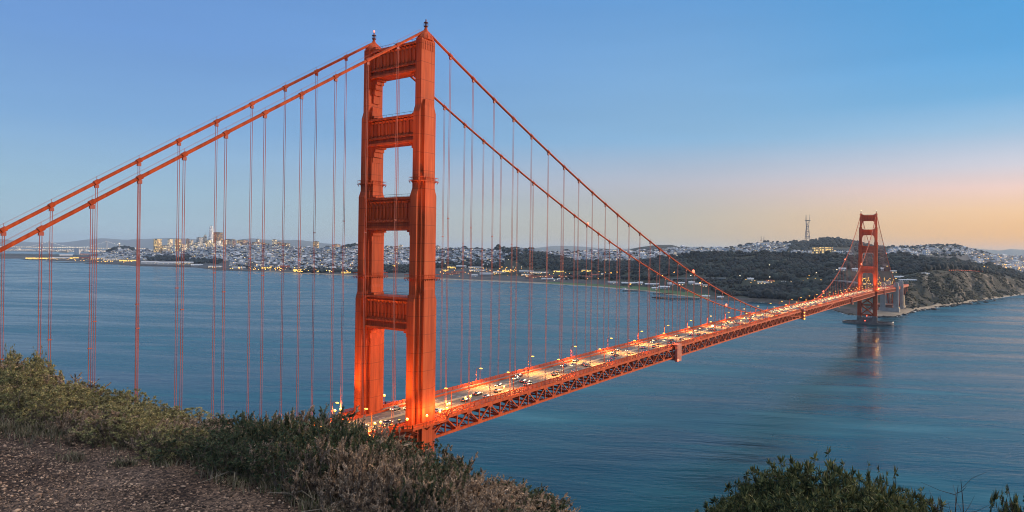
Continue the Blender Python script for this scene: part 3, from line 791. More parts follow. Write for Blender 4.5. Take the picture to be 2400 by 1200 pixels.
# ------------------------------------------------------------------ far terrain
def pl(*a): xs, ys = zip(*a); return lambda x: float(np.interp(x, xs, ys))
A_y = pl((-200, 606), (20, 606), (60, 606), (120, 611), (200, 614), (300, 622), (330, 624), (400, 625), (460, 627), (500, 632), (560, 634), (600, 636), (700, 641), (760, 643), (830, 647), (900, 652), (1000, 653), (1100, 657), (1200, 661), (1300, 666), (1400, 672), (1480, 679), (1540, 685), (1560, 690), (1600, 694), (1640, 699), (1700, 704), (1760, 707), (1800, 709), (1850, 713), (1920, 717), (1960, 728), (1985, 736), (2020, 740), (2060, 743), (2100, 742), (2125, 735), (2150, 728), (2200, 720), (2250, 713), (2300, 704), (2350, 697), (2400, 690), (2500, 680), (2700, 668))
B_w = pl((-200, 300), (330, 250), (600, 120), (1000, 110), (1250, 90), (1400, 110), (1540, 130), (1650, 100), (1750, 40), (1950, 50), (1990, 150), (2100, 165), (2122, 80), (2150, 30), (2200, 28), (2700, 30))
B_z = pl((-200, 4), (330, 4), (1000, 4), (1250, 5), (1540, 5), (1650, 5), (1800, 8), (2100, 6), (2400, 4))
F_y = pl((-200, 606), (50, 604), (120, 603), (200, 599), (250, 590), (270, 582), (295, 580), (310, 584), (340, 588), (370, 586), (420, 585), (470, 580), (520, 579), (560, 578), (600, 577), (640, 577), (680, 580), (720, 582), (760, 584), (800, 582), (815, 577), (835, 576), (850, 580), (900, 583), (960, 583), (1020, 588), (1060, 584), (1100, 586), (1150, 588), (1170, 586), (1200, 585), (1220, 584), (1240, 588), (1270, 595), (1290, 602), (1330, 608), (1400, 612), (1480, 613), (1520, 607), (1560, 600), (1600, 595), (1680, 592), (1760, 592), (1800, 590), (1850, 594), (1900, 598), (2000, 599), (2060, 595), (2100, 600), (2180, 605), (2240, 611), (2300, 622), (2360, 634), (2400, 641), (2500, 655), (2700, 660))
F_d = pl((-200, 6900), (60, 6900), (330, 6700), (600, 5600), (800, 5100), (1000, 4700), (1170, 4200), (1290, 3700), (1400, 3400), (1540, 3200), (1800, 3000), (2100, 2700), (2200, 2750), (2300, 2850), (2400, 3000), (2700, 3300))
E_y = pl((1000, 640), (1100, 644), (1300, 648), (1500, 655), (1600, 668), (1700, 688), (1800, 692), (1900, 690), (1980, 672), (2060, 668), (2110, 664), (2130, 655), (2150, 647), (2180, 640), (2230, 635), (2300, 641), (2350, 650), (2400, 657), (2500, 664), (2700, 664))
E_f = pl((1000, .3), (1500, .25), (1700, .15), (1980, .3), (2060, .42), (2120, .34), (2200, .32), (2300, .36), (2400, .38), (2700, .4))
H_y = pl((-200, 612), (1250, 592), (1290, 591), (1400, 590), (1450, 590), (1540, 587), (1580, 582), (1700, 581), (1730, 575), (1780, 566), (1800, 563), (1840, 567), (1870, 563), (1900, 562), (1930, 557), (1945, 555), (1980, 559), (2010, 565), (2050, 575), (2080, 577), (2120, 578), (2160, 577), (2200, 574), (2225, 574), (2250, 577), (2285, 586), (2330, 595), (2400, 601), (2500, 604), (2700, 606))
H_d = pl((-200, 7600), (1000, 5600), (1300, 4500), (1540, 4900), (1600, 5600), (1700, 6300), (2100, 6300), (2400, 6000), (2700, 6000))
J_y = pl((1240, 600), (1330, 598), (1380, 590), (1400, 585), (1420, 583), (1445, 588), (1470, 588), (1480, 583), (1500, 579), (1540, 574), (1575, 574), (1592, 579), (1610, 584), (1700, 590), (2700, 610))
PXS = np.arange(-120, 2561, 7.0)
NI = (3, 6, 34, 40, 14, 34, 10, 12)
def nodes_at(px):
    h = hor(px); _, dA = onz(px, A_y(px), .3)
    dB = dA + B_w(px); zB = B_z(px)
    dF = max(F_d(px), dB + 300); zF = zat(px, F_y(px), dF)
    if px < 1040: dE = dB + (dF - dB) * .35; zE = zB + (max(zF, 6) - zB) * .22
    else:
        dE = dB + (dF - dB) * E_f(px); zE = max(zat(px, E_y(px), dE), zB + 1)
    if px > 1250: zF -= 9
    zF = max(zF, 3.5)
    dH = max(H_d(px), dF + 500); zH = zat(px, H_y(px), dH)
    zH -= 15 if 1690 < px < 2080 else (4 if px > 1250 else 0)
    dG = dF + (dH - dF) * .25; zG = min(zF, zH) - 10 if zH > zF else zF - 30
    zH = max(zH, 3); zG = max(zG, 3)
    dJ = dH + 1500; zJ = max(zat(px, J_y(px), dJ), 2.0)
    return [(dA - 70, -4), (dA - 6, -.6), (dA, .4), (dB, zB), (dE, zE), (dF, zF), (dG, zG), (dH, zH), (dJ, zJ), (dJ + 2500, -3)]
NIS = [1, 2, 4, 22, 36, 10, 30, 12, 6]
from mathutils import noise as mnoise
def build_profile(px):
    nd = nodes_at(px); D = []; Z = []; S = []
    for i in range(len(nd) - 1):
        k = NIS[i]
        for j in range(k):
            u = j / k
            us = u if i != 4 else u ** .8 if False else u
            D.append(nd[i][0] + (nd[i + 1][0] - nd[i][0]) * u)
            z = nd[i][1] + (nd[i + 1][1] - nd[i][1]) * us
            if i in (4, 6, 7): z += (nd[i + 1][1] - nd[i][1]) * .10 * math.sin(PI * u)
            Z.append(z); S.append(i)
    D.append(nd[-1][0]); Z.append(nd[-1][1]); S.append(len(nd) - 2)
    return np.array(D), np.array(Z), np.array(S)
PD, PZ, PS = [], [], []
for px in PXS:
    d, z, s_ = build_profile(px); PD.append(d); PZ.append(z); PS.append(s_)
PD = np.array(PD); PZ = np.array(PZ); PSI = PS[0]
DIRS = np.array([column_dir(px) for px in PXS])
TX = CAM[0] + DIRS[:, 0:1] * PD; TY = CAM[1] + DIRS[:, 1:2] * PD
# relief: gullies in the sea cliff, gentle swells elsewhere
for i, px in enumerate(PXS):
    for j in range(PD.shape[1]):
        s_ = PSI[j]
        if s_ >= 3 and s_ <= 7:
            x, y = TX[i, j], TY[i, j]
            amp = 4.0 if s_ > 4 else 2.0
            q = mnoise.fractal(Vector((x / 160, y / 160, 3.1)), 1.0, 2.0, 4)
            PZ[i, j] += amp * q * (0.4 if px < 1250 else 1)
            if s_ == 3 and px > 2080:
                nd0 = PD[i, PSI.tolist().index(3)]; nd1 = PD[i, PSI.tolist().index(4)]
                u = (PD[i, j] - nd0) / (nd1 - nd0); k = math.sin(PI * min(1, u * 1.0)) * min(1, (px - 2080) / 60)
                g = mnoise.fractal(Vector((px / 22.0 + u * 1.6, u * .9 + px / 90, .7)), 1.0, 2.0, 5)
                PZ[i, j] += k * (34 * g - 5)
def cliff_mat():
    m = bpy.data.materials.new('sea_cliff'); m.use_nodes = True; t = m.node_tree; b = t.nodes['Principled BSDF']; b.inputs['Roughness'].default_value = .95
    g = t.nodes.new('ShaderNodeTexCoord'); n = t.nodes.new('ShaderNodeTexNoise'); n.inputs['Scale'].default_value = .022; n.inputs['Detail'].default_value = 9; n.inputs['Roughness'].default_value = .68
    n.inputs['Distortion'].default_value = .8
    t.links.new(g.outputs['Object'], n.inputs['Vector'])
    r = t.nodes.new('ShaderNodeValToRGB'); e = r.color_ramp.elements
    e[0].position = .47; e[0].color = (.010, .016, .010, 1); e[1].position = .72; e[1].color = (.30, .255, .20, 1)
    x = e.new(.55); x.color = (.035, .03, .02, 1); x = e.new(.61); x.color = (.20, .165, .12, 1)
    t.links.new(n.outputs['Fac'], r.inputs[0]); t.links.new(r.outputs[0], b.inputs['Base Color'])
    n2 = t.nodes.new('ShaderNodeTexNoise'); n2.inputs['Scale'].default_value = .06; n2.inputs['Detail'].default_value = 8; t.links.new(g.outputs['Object'], n2.inputs['Vector'])
    bp = t.nodes.new('ShaderNodeBump'); bp.inputs['Strength'].default_value = 1; bp.inputs['Distance'].default_value = 7; t.links.new(n2.outputs['Fac'], bp.inputs['Height']); t.links.new(bp.outputs[0], b.inputs['Normal'])
    return m
M_urban = mat('urban_ground', (.03, .035, .04), .9, (.085, .085, .08), .02)
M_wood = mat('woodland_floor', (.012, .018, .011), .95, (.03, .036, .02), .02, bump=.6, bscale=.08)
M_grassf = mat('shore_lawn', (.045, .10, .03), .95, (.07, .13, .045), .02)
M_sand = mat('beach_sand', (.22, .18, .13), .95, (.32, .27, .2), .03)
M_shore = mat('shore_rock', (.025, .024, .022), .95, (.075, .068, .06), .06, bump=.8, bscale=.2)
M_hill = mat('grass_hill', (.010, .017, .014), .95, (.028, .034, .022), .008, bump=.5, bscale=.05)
M_cliff = cliff_mat()
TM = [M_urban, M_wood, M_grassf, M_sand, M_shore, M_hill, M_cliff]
def zone(px, s_, u):
    if s_ <= 1: return 4 if (px > 1560 or px < 560) else 3
    if s_ == 2:
        if px < 620: return 4
        if px < 1280: return 3 if u < .5 else 0
        if px < 1660: return 3 if u < .2 else 2
        return 3 if px > 2040 else 4
    if s_ == 3:
        if px < 1250: return 0
        if px < 1660: return 2 if (u < .12 and px > 1480) else (0 if px < 1450 and u < .55 else 1)
        return 6 if px > 2075 else 1
    if s_ == 4:
        if px < 1150: return 0
        if px > 2130 and u < .12: return 5
        return 1
    if s_ in (5, 6): return 5 if 1690 < px < 2080 else (0 if px < 2700 else 1)
    return 5
nx, ny = TX.shape
V = np.stack([TX, TY, PZ], -1).reshape(-1, 3)
ii, jj = np.meshgrid(np.arange(nx - 1), np.arange(ny - 1), indexing='ij')
a = (ii * ny + jj).ravel(); Fq = np.stack([a, a + ny, a + ny + 1, a + 1], 1)
mi = []
starts = {s_: PSI.tolist().index(s_) for s_ in range(9)}
for i in range(nx - 1):
    for j in range(ny - 1):
        s_ = PSI[j]; u = (j - starts[s_]) / NIS[s_]; mi.append(zone(PXS[i], s_, u))
tag(fastmesh('terrain', V, Fq, TM, mi=mi, smooth=True), 'peninsula of low hills, shore and sea cliff across the water', None, None, 'structure')
def ground(px, d):
    """terrain height in image column px at forward depth d"""
    k = (px - PXS[0]) / 7.0; i = int(min(max(k, 0), nx - 2)); f = k - i
    return float(np.interp(d, PD[i], PZ[i]) * (1 - f) + np.interp(d, PD[i + 1], PZ[i + 1]) * f)
def surf(px, py):
    """nearest terrain point seen in pixel (px,py): world point, depth, profile section"""
    k = (px - PXS[0]) / 7.0; i = int(min(max(k, 0), nx - 2)); f = k - i
    D = PD[i] * (1 - f) + PD[i + 1] * f; Z = PZ[i] * (1 - f) + PZ[i + 1] * f
    y = hor(px) - (Z - CAM[2]) / D * FPX
    idx = np.nonzero(y <= py)[0]; idx = idx[idx > 2]
    if len(idx) == 0: return None
    j = idx[0]
    y0, y1 = y[j - 1], y[j]; u = (y0 - py) / (y0 - y1 + 1e-9); u = min(max(u, 0), 1)
    d = D[j - 1] + (D[j] - D[j - 1]) * u; z = Z[j - 1] + (Z[j] - Z[j - 1]) * u
    dr = column_dir(px); return np.array([CAM[0] + dr[0] * d, CAM[1] + dr[1] * d, z]), d, int(PSI[j])

# distant ranges
M_far = mat('far_hill', (.05, .06, .045), .95, (.09, .095, .06), .0006, bump=.4, bscale=.003)
def rangehill(pts, d, depth, label):
    xs = np.arange(pts[0][0], pts[-1][0] + 1, 6.0); yy = np.interp(xs, *zip(*pts)); rows = 10; V = []
    for k in range(rows):
        u = k / (rows - 1)
        for x, y in zip(xs, yy):
            r = column_dir(x); dd = d + depth * (u - .5); top = max(zat(x, y, d), 0); prof = max(0, 1 - abs(u - .5) * 2) ** .8
            nz = mnoise.fractal(Vector((x / 30., u * 2, d / 1000)), 1, 2, 5) * .16 * top * (1 - prof) * 2 * prof
            V.append((CAM[0] + r[0] * dd, CAM[1] + r[1] * dd, top * prof + nz - 3))
    n_ = len(xs); F = [(k * n_ + i, k * n_ + i + 1, (k + 1) * n_ + i + 1, (k + 1) * n_ + i) for k in range(rows - 1) for i in range(n_ - 1)]
    tag(fastmesh('distant_hills', np.array(V), np.array(F), M_far, smooth=True), label, None, None, 'structure')
rangehill([(-150, 560), (0, 558), (30, 562), (80, 567), (150, 567), (200, 560), (240, 556), (300, 560), (330, 558), (400, 555), (460, 558), (520, 570), (560, 580), (600, 586)], 38000, 9000, 'low blue hills beyond the far bay bridge')
rangehill([(470, 585), (520, 568), (560, 559), (590, 556), (640, 560), (700, 560), (760, 568), (820, 574), (900, 580), (1000, 588), (1200, 596)], 32000, 7000, 'pale blue ridge behind the city towers')
rangehill([(1220, 596), (1250, 580), (1290, 575), (1330, 574), (1380, 577), (1430, 582), (1520, 580), (1600, 576), (1640, 576), (1720, 580), (1800, 590)], 30000, 6000, 'faint blue ridge on the southern horizon')
rangehill([(2040, 600), (2070, 580), (2085, 574), (2105, 578), (2125, 574), (2150, 582), (2220, 585), (2250, 579), (2275, 578), (2300, 581), (2340, 584), (2370, 581), (2400, 582), (2560, 585)], 25000, 5000, 'grey blue ridge under the sunset glow')

# ------------------------------------------------------------------ woods
def ico(sub):
    import bmesh
    b = bmesh.new(); bmesh.ops.create_icosphere(b, subdivisions=sub, radius=1.0)
    V = np.array([v.co[:] for v in b.verts]); F = np.array([[v.index for v in f.verts] for f in b.faces]); b.free(); return V, F
IV, IF = ico(2)
def crowns(P, R, Hh, var=8):
    """merge lumpy tree crowns at points P, radius R, height Hh"""
    Vs = []; Fs = []; o = 0; pro = []
    for k in range(var):
        rr = np.array([1 + .42 * mnoise.fractal(Vector(v) * 1.9 + Vector((k * 7.3, 0, 0)), 1, 2, 3) for v in IV.tolist()])
        pro.append(IV * rr[:, None])
    for p, r, h in zip(P, R, Hh):
        v = pro[rng.integers(var)]; a = rng.random() * 6.28; c, s_ = math.cos(a), math.sin(a)
        x = v[:, 0] * c - v[:, 1] * s_; y = v[:, 0] * s_ + v[:, 1] * c
        Vs.append(np.stack([p[0] + x * r, p[1] + y * r, p[2] + h * .55 + v[:, 2] * h * .55], 1)); Fs.append(IF + o); o += len(IV)
    return np.concatenate(Vs), np.concatenate(Fs)
def leaf_mat(name, c1, c2, isl=.5, scale=.02, sss=False):
    return mat(name, c1, .9, c2, scale, 3, bump=.9, bscale=.35, island=isl)
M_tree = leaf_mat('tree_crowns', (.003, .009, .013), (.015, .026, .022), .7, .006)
def wood_pts(n, x0, x1, test):
    P = []; Rr = []; Hh = []
    tries = 0
    while len(P) < n and tries < n * 12:
        tries += 1
        px = rng.uniform(x0, x1); k = (px - PXS[0]) / 7.0; i = int(min(max(k, 0), nx - 2))
        j = rng.integers(starts[2], starts[7]); u = rng.random()
        d = PD[i, j] * (1 - u) + PD[i, j + 1] * u
        if not test(px, d, int(PSI[j]), (j + u - starts[int(PSI[j])]) / NIS[int(PSI[j])]): continue
        dr = column_dir(px); z = ground(px, d); x_, y_ = CAM[0] + dr[0] * d, CAM[1] + dr[1] * d
        nz = mnoise.fractal(Vector((x_ / 130, y_ / 130, 5.5)), 1, 2, 3)
        if nz < -.42: continue
        r = rng.uniform(3.6, 7.5) * (1.0 if d < 3500 else 1.15) * (1.2 + nz)
        P.append((CAM[0] + dr[0] * d, CAM[1] + dr[1] * d, z - 1)); Rr.append(r); Hh.append(r * rng.uniform(1.3, 2.2))
    return P, Rr, Hh
W_y = pl((1160, 632), (1250, 633), (1300, 634), (1400, 636), (1440, 654), (1550, 658), (1640, 663), (1690, 690), (1760, 701), (1900, 709), (1960, 712), (2000, 690), (2070, 655), (2110, 650), (2130, 642), (2300, 660), (2500, 680))
def in_main(px, d, s_, u):
    y = hor(px) - (ground(px, d) - CAM[2]) / d * FPX
    if y > W_y(px): return False
    for cx, cy, rx, ry in ((1800, 664, 62, 8), (1756, 657, 16, 6), (1900, 658, 40, 9), (1240, 640, 90, 6), (2050, 650, 70, 16), (1650, 652, 70, 3), (1990, 637, 30, 6)):
        if ((px - cx) / rx) ** 2 + ((y - cy) / ry) ** 2 < 1: return False
    if s_ == 3: return 1250 < px < 2075 and u > (.2 if px < 1640 else .03) and not (1560 < px < 1760 and u < .3)
    if s_ == 4:
        if px > 2140: return u > .14
        return px > 1160 + (1 - u) * 90
    return False
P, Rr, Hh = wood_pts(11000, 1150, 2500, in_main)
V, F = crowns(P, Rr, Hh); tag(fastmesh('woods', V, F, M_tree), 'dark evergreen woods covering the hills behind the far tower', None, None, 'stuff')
# low scrub on the sea cliff
P = []; Rr = []; Hh = []
while len(P) < 4200:
    px = rng.uniform(2108, 2520); k = (px - PXS[0]) / 7.0; i = int(min(max(k, 0), nx - 2)); j = rng.integers(starts[3], starts[4] + 4); u = rng.random(); d = PD[i, j] * (1 - u) + PD[i, j + 1] * u
    dr = column_dir(px); x_, y_ = CAM[0] + dr[0] * d, CAM[1] + dr[1] * d
    if mnoise.fractal(Vector((x_ / 55, y_ / 55, 8.5)), 1, 2, 4) < rng.uniform(-.25, .25): continue
    r = rng.uniform(1.3, 4.2); P.append((x_, y_, ground(px, d) - .8)); Rr.append(r); Hh.append(r * rng.uniform(.8, 1.3))
V, F = crowns(P, Rr, Hh); tag(fastmesh('cliff_scrub', V, F, leaf_mat('scrub_leaves', (.012, .018, .010), (.05, .048, .026), .6, .05)), 'dark scrub patches clinging to the sea cliff', None, None, 'stuff')
# darker tree masses: parks and hilltops in the city
def clump(pxs, pys, n, name, label, r0=5, r1=9, hs=1.0):
    P = []; Rr = []; Hh = []
    for _ in range(n):
        x = rng.uniform(*pxs); y = rng.uniform(*pys) if not callable(pys) else pys(x)
        q = surf(x, y)
        if q is None or (1895 < x < 2006 and y > 580): continue
        p, d, s_ = q
        P.append((p[0], p[1], p[2] - 1)); r = rng.uniform(r0, r1); Rr.append(r); Hh.append(r * rng.uniform(1.2, 1.8) * hs)
    V, F = crowns(P, Rr, Hh); tag(fastmesh(name, V, F, M_tree), label, None, None, 'stuff')
clump((338, 445), (601, 612), 160, 'park_trees', 'dark park trees above the pale waterfront sheds', 9, 15)
clump((448, 520), (610, 618), 90, 'park_trees', 'dark tree belt by the shore left of the dark office tower', 9, 14)
clump((250, 312), lambda x: F_y(x) + rng.uniform(.3, 4), 110, 'hilltop_trees', 'dark trees crowning the hill of the round tower', 9, 15)
clump((805, 848), lambda x: F_y(x) + rng.uniform(.3, 4), 90, 'hilltop_trees', 'dark hilltop trees just left of the near tower', 8, 13)
clump((708, 860), (629, 640), 160, 'shore_trees', 'dark trees along the marina waterfront', 7, 11)
clump((893, 965), (623, 640), 130, 'shore_trees', 'dark trees by the shore seen through the near tower', 7, 11)
clump((1020, 1180), (612, 628), 260, 'park_trees', 'dark park trees above the lit sheds right of the near tower', 7, 12)
clump((1020, 1260), (586, 612), 220, 'street_trees', 'scattered dark trees among the hillside houses', 5, 9)
clump((1020, 1240), lambda x: F_y(x) + rng.uniform(.3, 3), 90, 'hilltop_trees', 'trees along the crest right of the near tower', 6, 11)
clump((1300, 1480), (642, 656), 120, 'field_trees', 'dark trees behind the long red roofed sheds', 5, 9)
clump((560, 860), (586, 632), 420, 'street_trees', 'dark trees between the pale city houses', 5, 8, .7)
clump((1300, 1600), lambda x: H_y(x) + rng.uniform(0, 9), 120, 'street_trees', 'trees on the crest between the southern houses', 5, 9)
clump((1690, 2080), lambda x: H_y(x) + rng.uniform(.2, 5), 330, 'hilltop_trees', 'tree line on the long hill under the antenna tower', 8, 15)
clump((1850, 2075), (560, 592), 800, 'hill_trees', 'dark wooded slope under the antenna tower', 9, 16)
clump((2080, 2320), lambda x: H_y(x) + rng.uniform(.2, 4), 200, 'hilltop_trees', 'trees on the lit hill right of the far tower', 7, 12)
clump((2100, 2300), (580, 602), 120, 'street_trees', 'trees between the houses right of the far tower', 6, 10)

# ------------------------------------------------------------------ city
def facade(name, wall, lit, litc=(1, .72, .32), period=(4.2, 3.6), wfrac=(.55, .5), estr=2.2, glassc=(.06, .08, .10), vary=.12):
    """procedural window grid: windows in object space, a share of them lit"""
    m = bpy.data.materials.new(name); m.use_nodes = True; t = m.node_tree; b = t.nodes['Principled BSDF']; b.inputs['Roughness'].default_value = .7
    L = t.links.new; g = t.nodes.new('ShaderNodeTexCoord'); sx = t.nodes.new('ShaderNodeSeparateXYZ'); L(g.outputs['Object'], sx.inputs[0])
    nrm = t.nodes.new('ShaderNodeNewGeometry'); sn = t.nodes.new('ShaderNodeSeparateXYZ'); L(nrm.outputs['Normal'], sn.inputs[0])
    def M(op, a, b_=None):
        q = t.nodes.new('ShaderNodeMath'); q.operation = op
        for k, v in enumerate((a, b_)):
            if v is None: continue
            if isinstance(v, (int, float)): q.inputs[k].default_value = v
            else: L(v, q.inputs[k])
        return q.outputs[0]
    h = M('DIVIDE', M('ADD', sx.outputs['X'], sx.outputs['Y']), period[0]); v = M('DIVIDE', sx.outputs['Z'], period[1])
    wh = M('LESS_THAN', M('FRACT', h), wfrac[0]); wv = M('LESS_THAN', M('FRACT', v), wfrac[1]); up = M('LESS_THAN', M('ABSOLUTE', sn.outputs['Z']), .5)
    win = M('MULTIPLY', M('MULTIPLY', wh, wv), up)
    cmb = t.nodes.new('ShaderNodeCombineXYZ'); L(M('FLOOR', h), cmb.inputs[0]); L(M('FLOOR', v), cmb.inputs[1]); oi = t.nodes.new('ShaderNodeObjectInfo'); L(nrm.outputs['Random Per Island'], cmb.inputs[2])
    wn = t.nodes.new('ShaderNodeTexWhiteNoise'); wn.noise_dimensions = '3D'; L(cmb.outputs[0], wn.inputs['Vector'])
    on = M('MULTIPLY', M('LESS_THAN', wn.outputs['Value'], lit), win)
    hs = t.nodes.new('ShaderNodeHueSaturation'); hs.inputs['Color'].default_value = (*wall, 1)
    mr = t.nodes.new('ShaderNodeMapRange'); mr.inputs['To Min'].default_value = 1 - vary * 3; mr.inputs['To Max'].default_value = 1 + vary; L(nrm.outputs['Random Per Island'], mr.inputs['Value']); L(mr.outputs[0], hs.inputs['Value'])
    mx = t.nodes.new('ShaderNodeMix'); mx.data_type = 'RGBA'; L(win, mx.inputs[0]); L(hs.outputs[0], mx.inputs[6]); mx.inputs[7].default_value = (*glassc, 1)
    L(mx.outputs[2], b.inputs['Base Color']); b.inputs['Emission Color'].default_value = (*litc, 1); L(M('MULTIPLY', on, estr), b.inputs['Emission Strength'])
    m.cycles.emission_sampling = 'NONE'; return m
M_hw = [facade('house_wall_white', (.84, .82, .80), .10, estr=2.5, wfrac=(.42, .38)), facade('house_wall_cream', (.72, .64, .54), .12, estr=2.5, wfrac=(.42, .38)), facade('house_wall_blue', (.42, .50, .58), .06), facade('house_wall_tan', (.40, .32, .26), .09)]
M_roofs = [mat('roof_grey', (.10, .105, .11), .9), mat('roof_pale', (.58, .58, .58), .9), mat('roof_red', (.26, .07, .045), .9), mat('roof_dark', (.03, .032, .036), .9)]
HB = np.array([(x, y, z) for z in (0, 1) for y in (-.5, .5) for x in (-.5, .5)], float)
HBF = [(0, 1, 5, 4), (1, 3, 7, 5), (3, 2, 6, 7), (2, 0, 4, 6)]
def house_mesh(wall, roof, wx, wy, h, gable):
    mb = MB()
    mb.add(HB * (wx, wy, h), HBF + [(4, 5, 7, 6)])
    mb.cur = 1
    if gable:
        r = h * .38; V = [(-wx * .54, -wy * .54, h), (wx * .54, -wy * .54, h), (wx * .54, wy * .54, h), (-wx * .54, wy * .54, h), (-wx * .54, 0, h + r), (wx * .54, 0, h + r)]
        mb.add(V, [(0, 1, 5, 4), (2, 3, 4, 5), (0, 4, 3), (1, 2, 5), (0, 3, 2, 1)])
    else:
        mb.box((0, 0, h + .25), wx * .5 + .2, wy * .5 + .2, .3); mb.box((wx * .2, wy * .1, h + 1.2), wx * .13, wy * .13, 1.0)
    mb.cur = 0; mb.box((wx * .5 + .5, 0, h * .5), .55, wy * .2, h * .42); mb.box((-wx * .5 - .5, 0, h * .5), .55, wy * .2, h * .42)
    me = mb.build('house', [wall, roof]); d = me.data; bpy.data.objects.remove(me); return d
HM = []
for k in range(14):
    HM.append(house_mesh(M_hw[[0, 0, 1, 0, 2, 0, 3, 0, 1, 0, 0, 2, 0, 1][k]], M_roofs[[1, 3, 1, 1, 3, 1, 0, 1, 1, 0, 1, 1, 2, 3][k]], rng.uniform(8, 14), rng.uniform(10, 18), rng.uniform(7, 13), k % 3 == 1))
hs_list = []
def region(n, x0, x1, ytop, ybot, name, group, label, hscale=1.0, dens=None, big=0.06):
    for _ in range(n):
        x = rng.uniform(x0, x1); a, b = ytop(x), ybot(x)
        if b <= a: continue
        y = a + (b - a) * rng.random()
        if dens and rng.random() > dens(x, y): continue
        q = surf(x, y)
        if q is None: continue
        p, d, s_ = q; sz = hscale * (1.2 if rng.random() > big else rng.uniform(1.4, 2.6))
        hs_list.append((d, p, rng.integers(len(HM)), sz, math.atan2(FWD[1], FWD[0]) + math.radians(20) + rng.normal(0, .08) + (PI / 2 if rng.random() < .4 else 0), group, label))
lo = lambda k: (lambda x: A_y(x) - k)
fr = lambda k: (lambda x: F_y(x) + k)
hr = lambda k: (lambda x: H_y(x) + k)
g1 = ('houses on the hills left of the near tower', 'small pale house packed among others on the city hills left of the near tower')
g2 = ('houses seen through the portal of the near tower', 'small pale house on the slope framed by the legs of the near tower')
g3 = ('houses on the slope right of the near tower', 'small pale house on the slope just right of the near tower')
g4 = ('houses on the ridge behind the woods', 'small bright house on the ridge behind the dark woods, mid picture')
g5 = ('houses on the hill under the masts', 'small pale house on the hillside below the antenna masts')
g6 = ('houses on the hill right of the far tower', 'small house with blue roof glow on the hill right of the far tower')
g7 = ('houses above the sea cliff', 'small house on the low plain beyond the sea cliff')
region(760, 235, 345, fr(6), lo(14), 'house', *g1)
region(900, 330, 560, fr(1), lo(20), 'house', *g1)
region(2300, 540, 862, fr(0), lo(10), 'house', *g1)
region(420, 890, 968, fr(0), lo(28), 'house', *g2)
region(620, 1018, 1180, fr(0), lambda x: 622, 'house', *g3, dens=lambda x, y: 1 - (x - 1018) / 260)
region(150, 1080, 1250, fr(0), lambda x: 602, 'house', *g3, dens=lambda x, y: .5)
region(620, 1268, 1560, hr(0), lambda x: min(F_y(x) + 2, 612), 'house', *g4, dens=lambda x, y: 1 if y < 606 else .4)
region(180, 1560, 1760, hr(1), fr(0), 'house', *g4)
region(180, 1750, 1850, hr(6), lambda x: 590, 'house', *g5)
region(90, 1700, 2000, lambda x: 590, fr(0), 'house', *g5)
region(170, 2080, 2285, hr(1), lambda x: 599, 'house', *g6)
region(200, 2270, 2420, hr(0), lambda x: F_y(x), 'house', *g7)
hs_list.sort(key=lambda q: q[0] / q[3])
for i, (d, p, k, sz, rz, grp, lab) in enumerate(hs_list[:300]):
    o = bpy.data.objects.new('house', HM[k]); col.objects.link(o); o.location = (p[0], p[1], p[2] - 1.5); o.rotation_euler = (0, 0, rz); o.scale = (sz, sz, sz if sz < 1.5 else sz * .8)
    tag(o, lab, 'house', grp)
def merge_houses(lst, name, label):
    Vq = []; Fq = []; Mq = []; Ft = []; o = 0; allm = M_hw + M_roofs
    mb = MB()
    cache = []
    for me in HM:
        vv = np.array([v.co[:] for v in me.vertices]); ff = [tuple(p.vertices) for p in me.polygons]; mm = [allm.index(me.materials[p.material_index]) for p in me.polygons]; cache.append((vv, ff, mm))
    for d, p, k, sz, rz, *_ in lst:
        vv, ff, mm = cache[k]; c, s_ = math.cos(rz) * sz, math.sin(rz) * sz
        W = np.stack([p[0] + vv[:, 0] * c - vv[:, 1] * s_, p[1] + vv[:, 0] * s_ + vv[:, 1] * c, p[2] - 1.5 + vv[:, 2] * sz], 1)
        n0 = mb.n; mb.v.extend(map(tuple, W.tolist())); mb.n += len(W)
        for f, m_ in zip(ff, mm): mb.f.append(tuple(i + n0 for i in f)); mb.mi.append(m_)
    ob = mb.build(name, allm); tag(ob, label, None, None, 'stuff')
merge_houses(hs_list[300:], 'city_houses', 'countless small pale houses covering the far city hills')

# towers and blocks of the skyline: (left px, right px, top py, base py or None, depth, kind)
FAC = {'cream': facade('tower_cream', (.72, .62, .48), .32, estr=1.9, period=(13, 11)), 'white': facade('tower_white', (.82, .80, .76), .18, estr=1.9, period=(13, 11)), 'gold': facade('tower_gold', (.42, .31, .18), .6, (1, .62, .2), (15, 13), (.6, .55), 1.5),
       'brown': facade('tower_brown', (.10, .055, .05), .38, (1, .55, .15), (7, 6), (.6, .55), 1.3), 'bright': facade('tower_bright', (.92, .90, .88), .3, (1, .88, .7), (13, 11), (.45, .45), 1.6), 'rose': facade('tower_rose', (.36, .22, .19), .22, estr=1.6, period=(6, 4)), 'blue': facade('tower_blue', (.14, .18, .25), .25, (1, .85, .6), (6, 4)), 'grey': facade('tower_grey', (.34, .35, .37), .2, (1, .85, .6), (6, 4), estr=1.6)}
CN = {'bright': 'white', 'cream': 'cream', 'white': 'white', 'gold': 'golden lit', 'brown': 'dark brown', 'rose': 'brick red', 'blue': 'dark blue', 'grey': 'grey'}
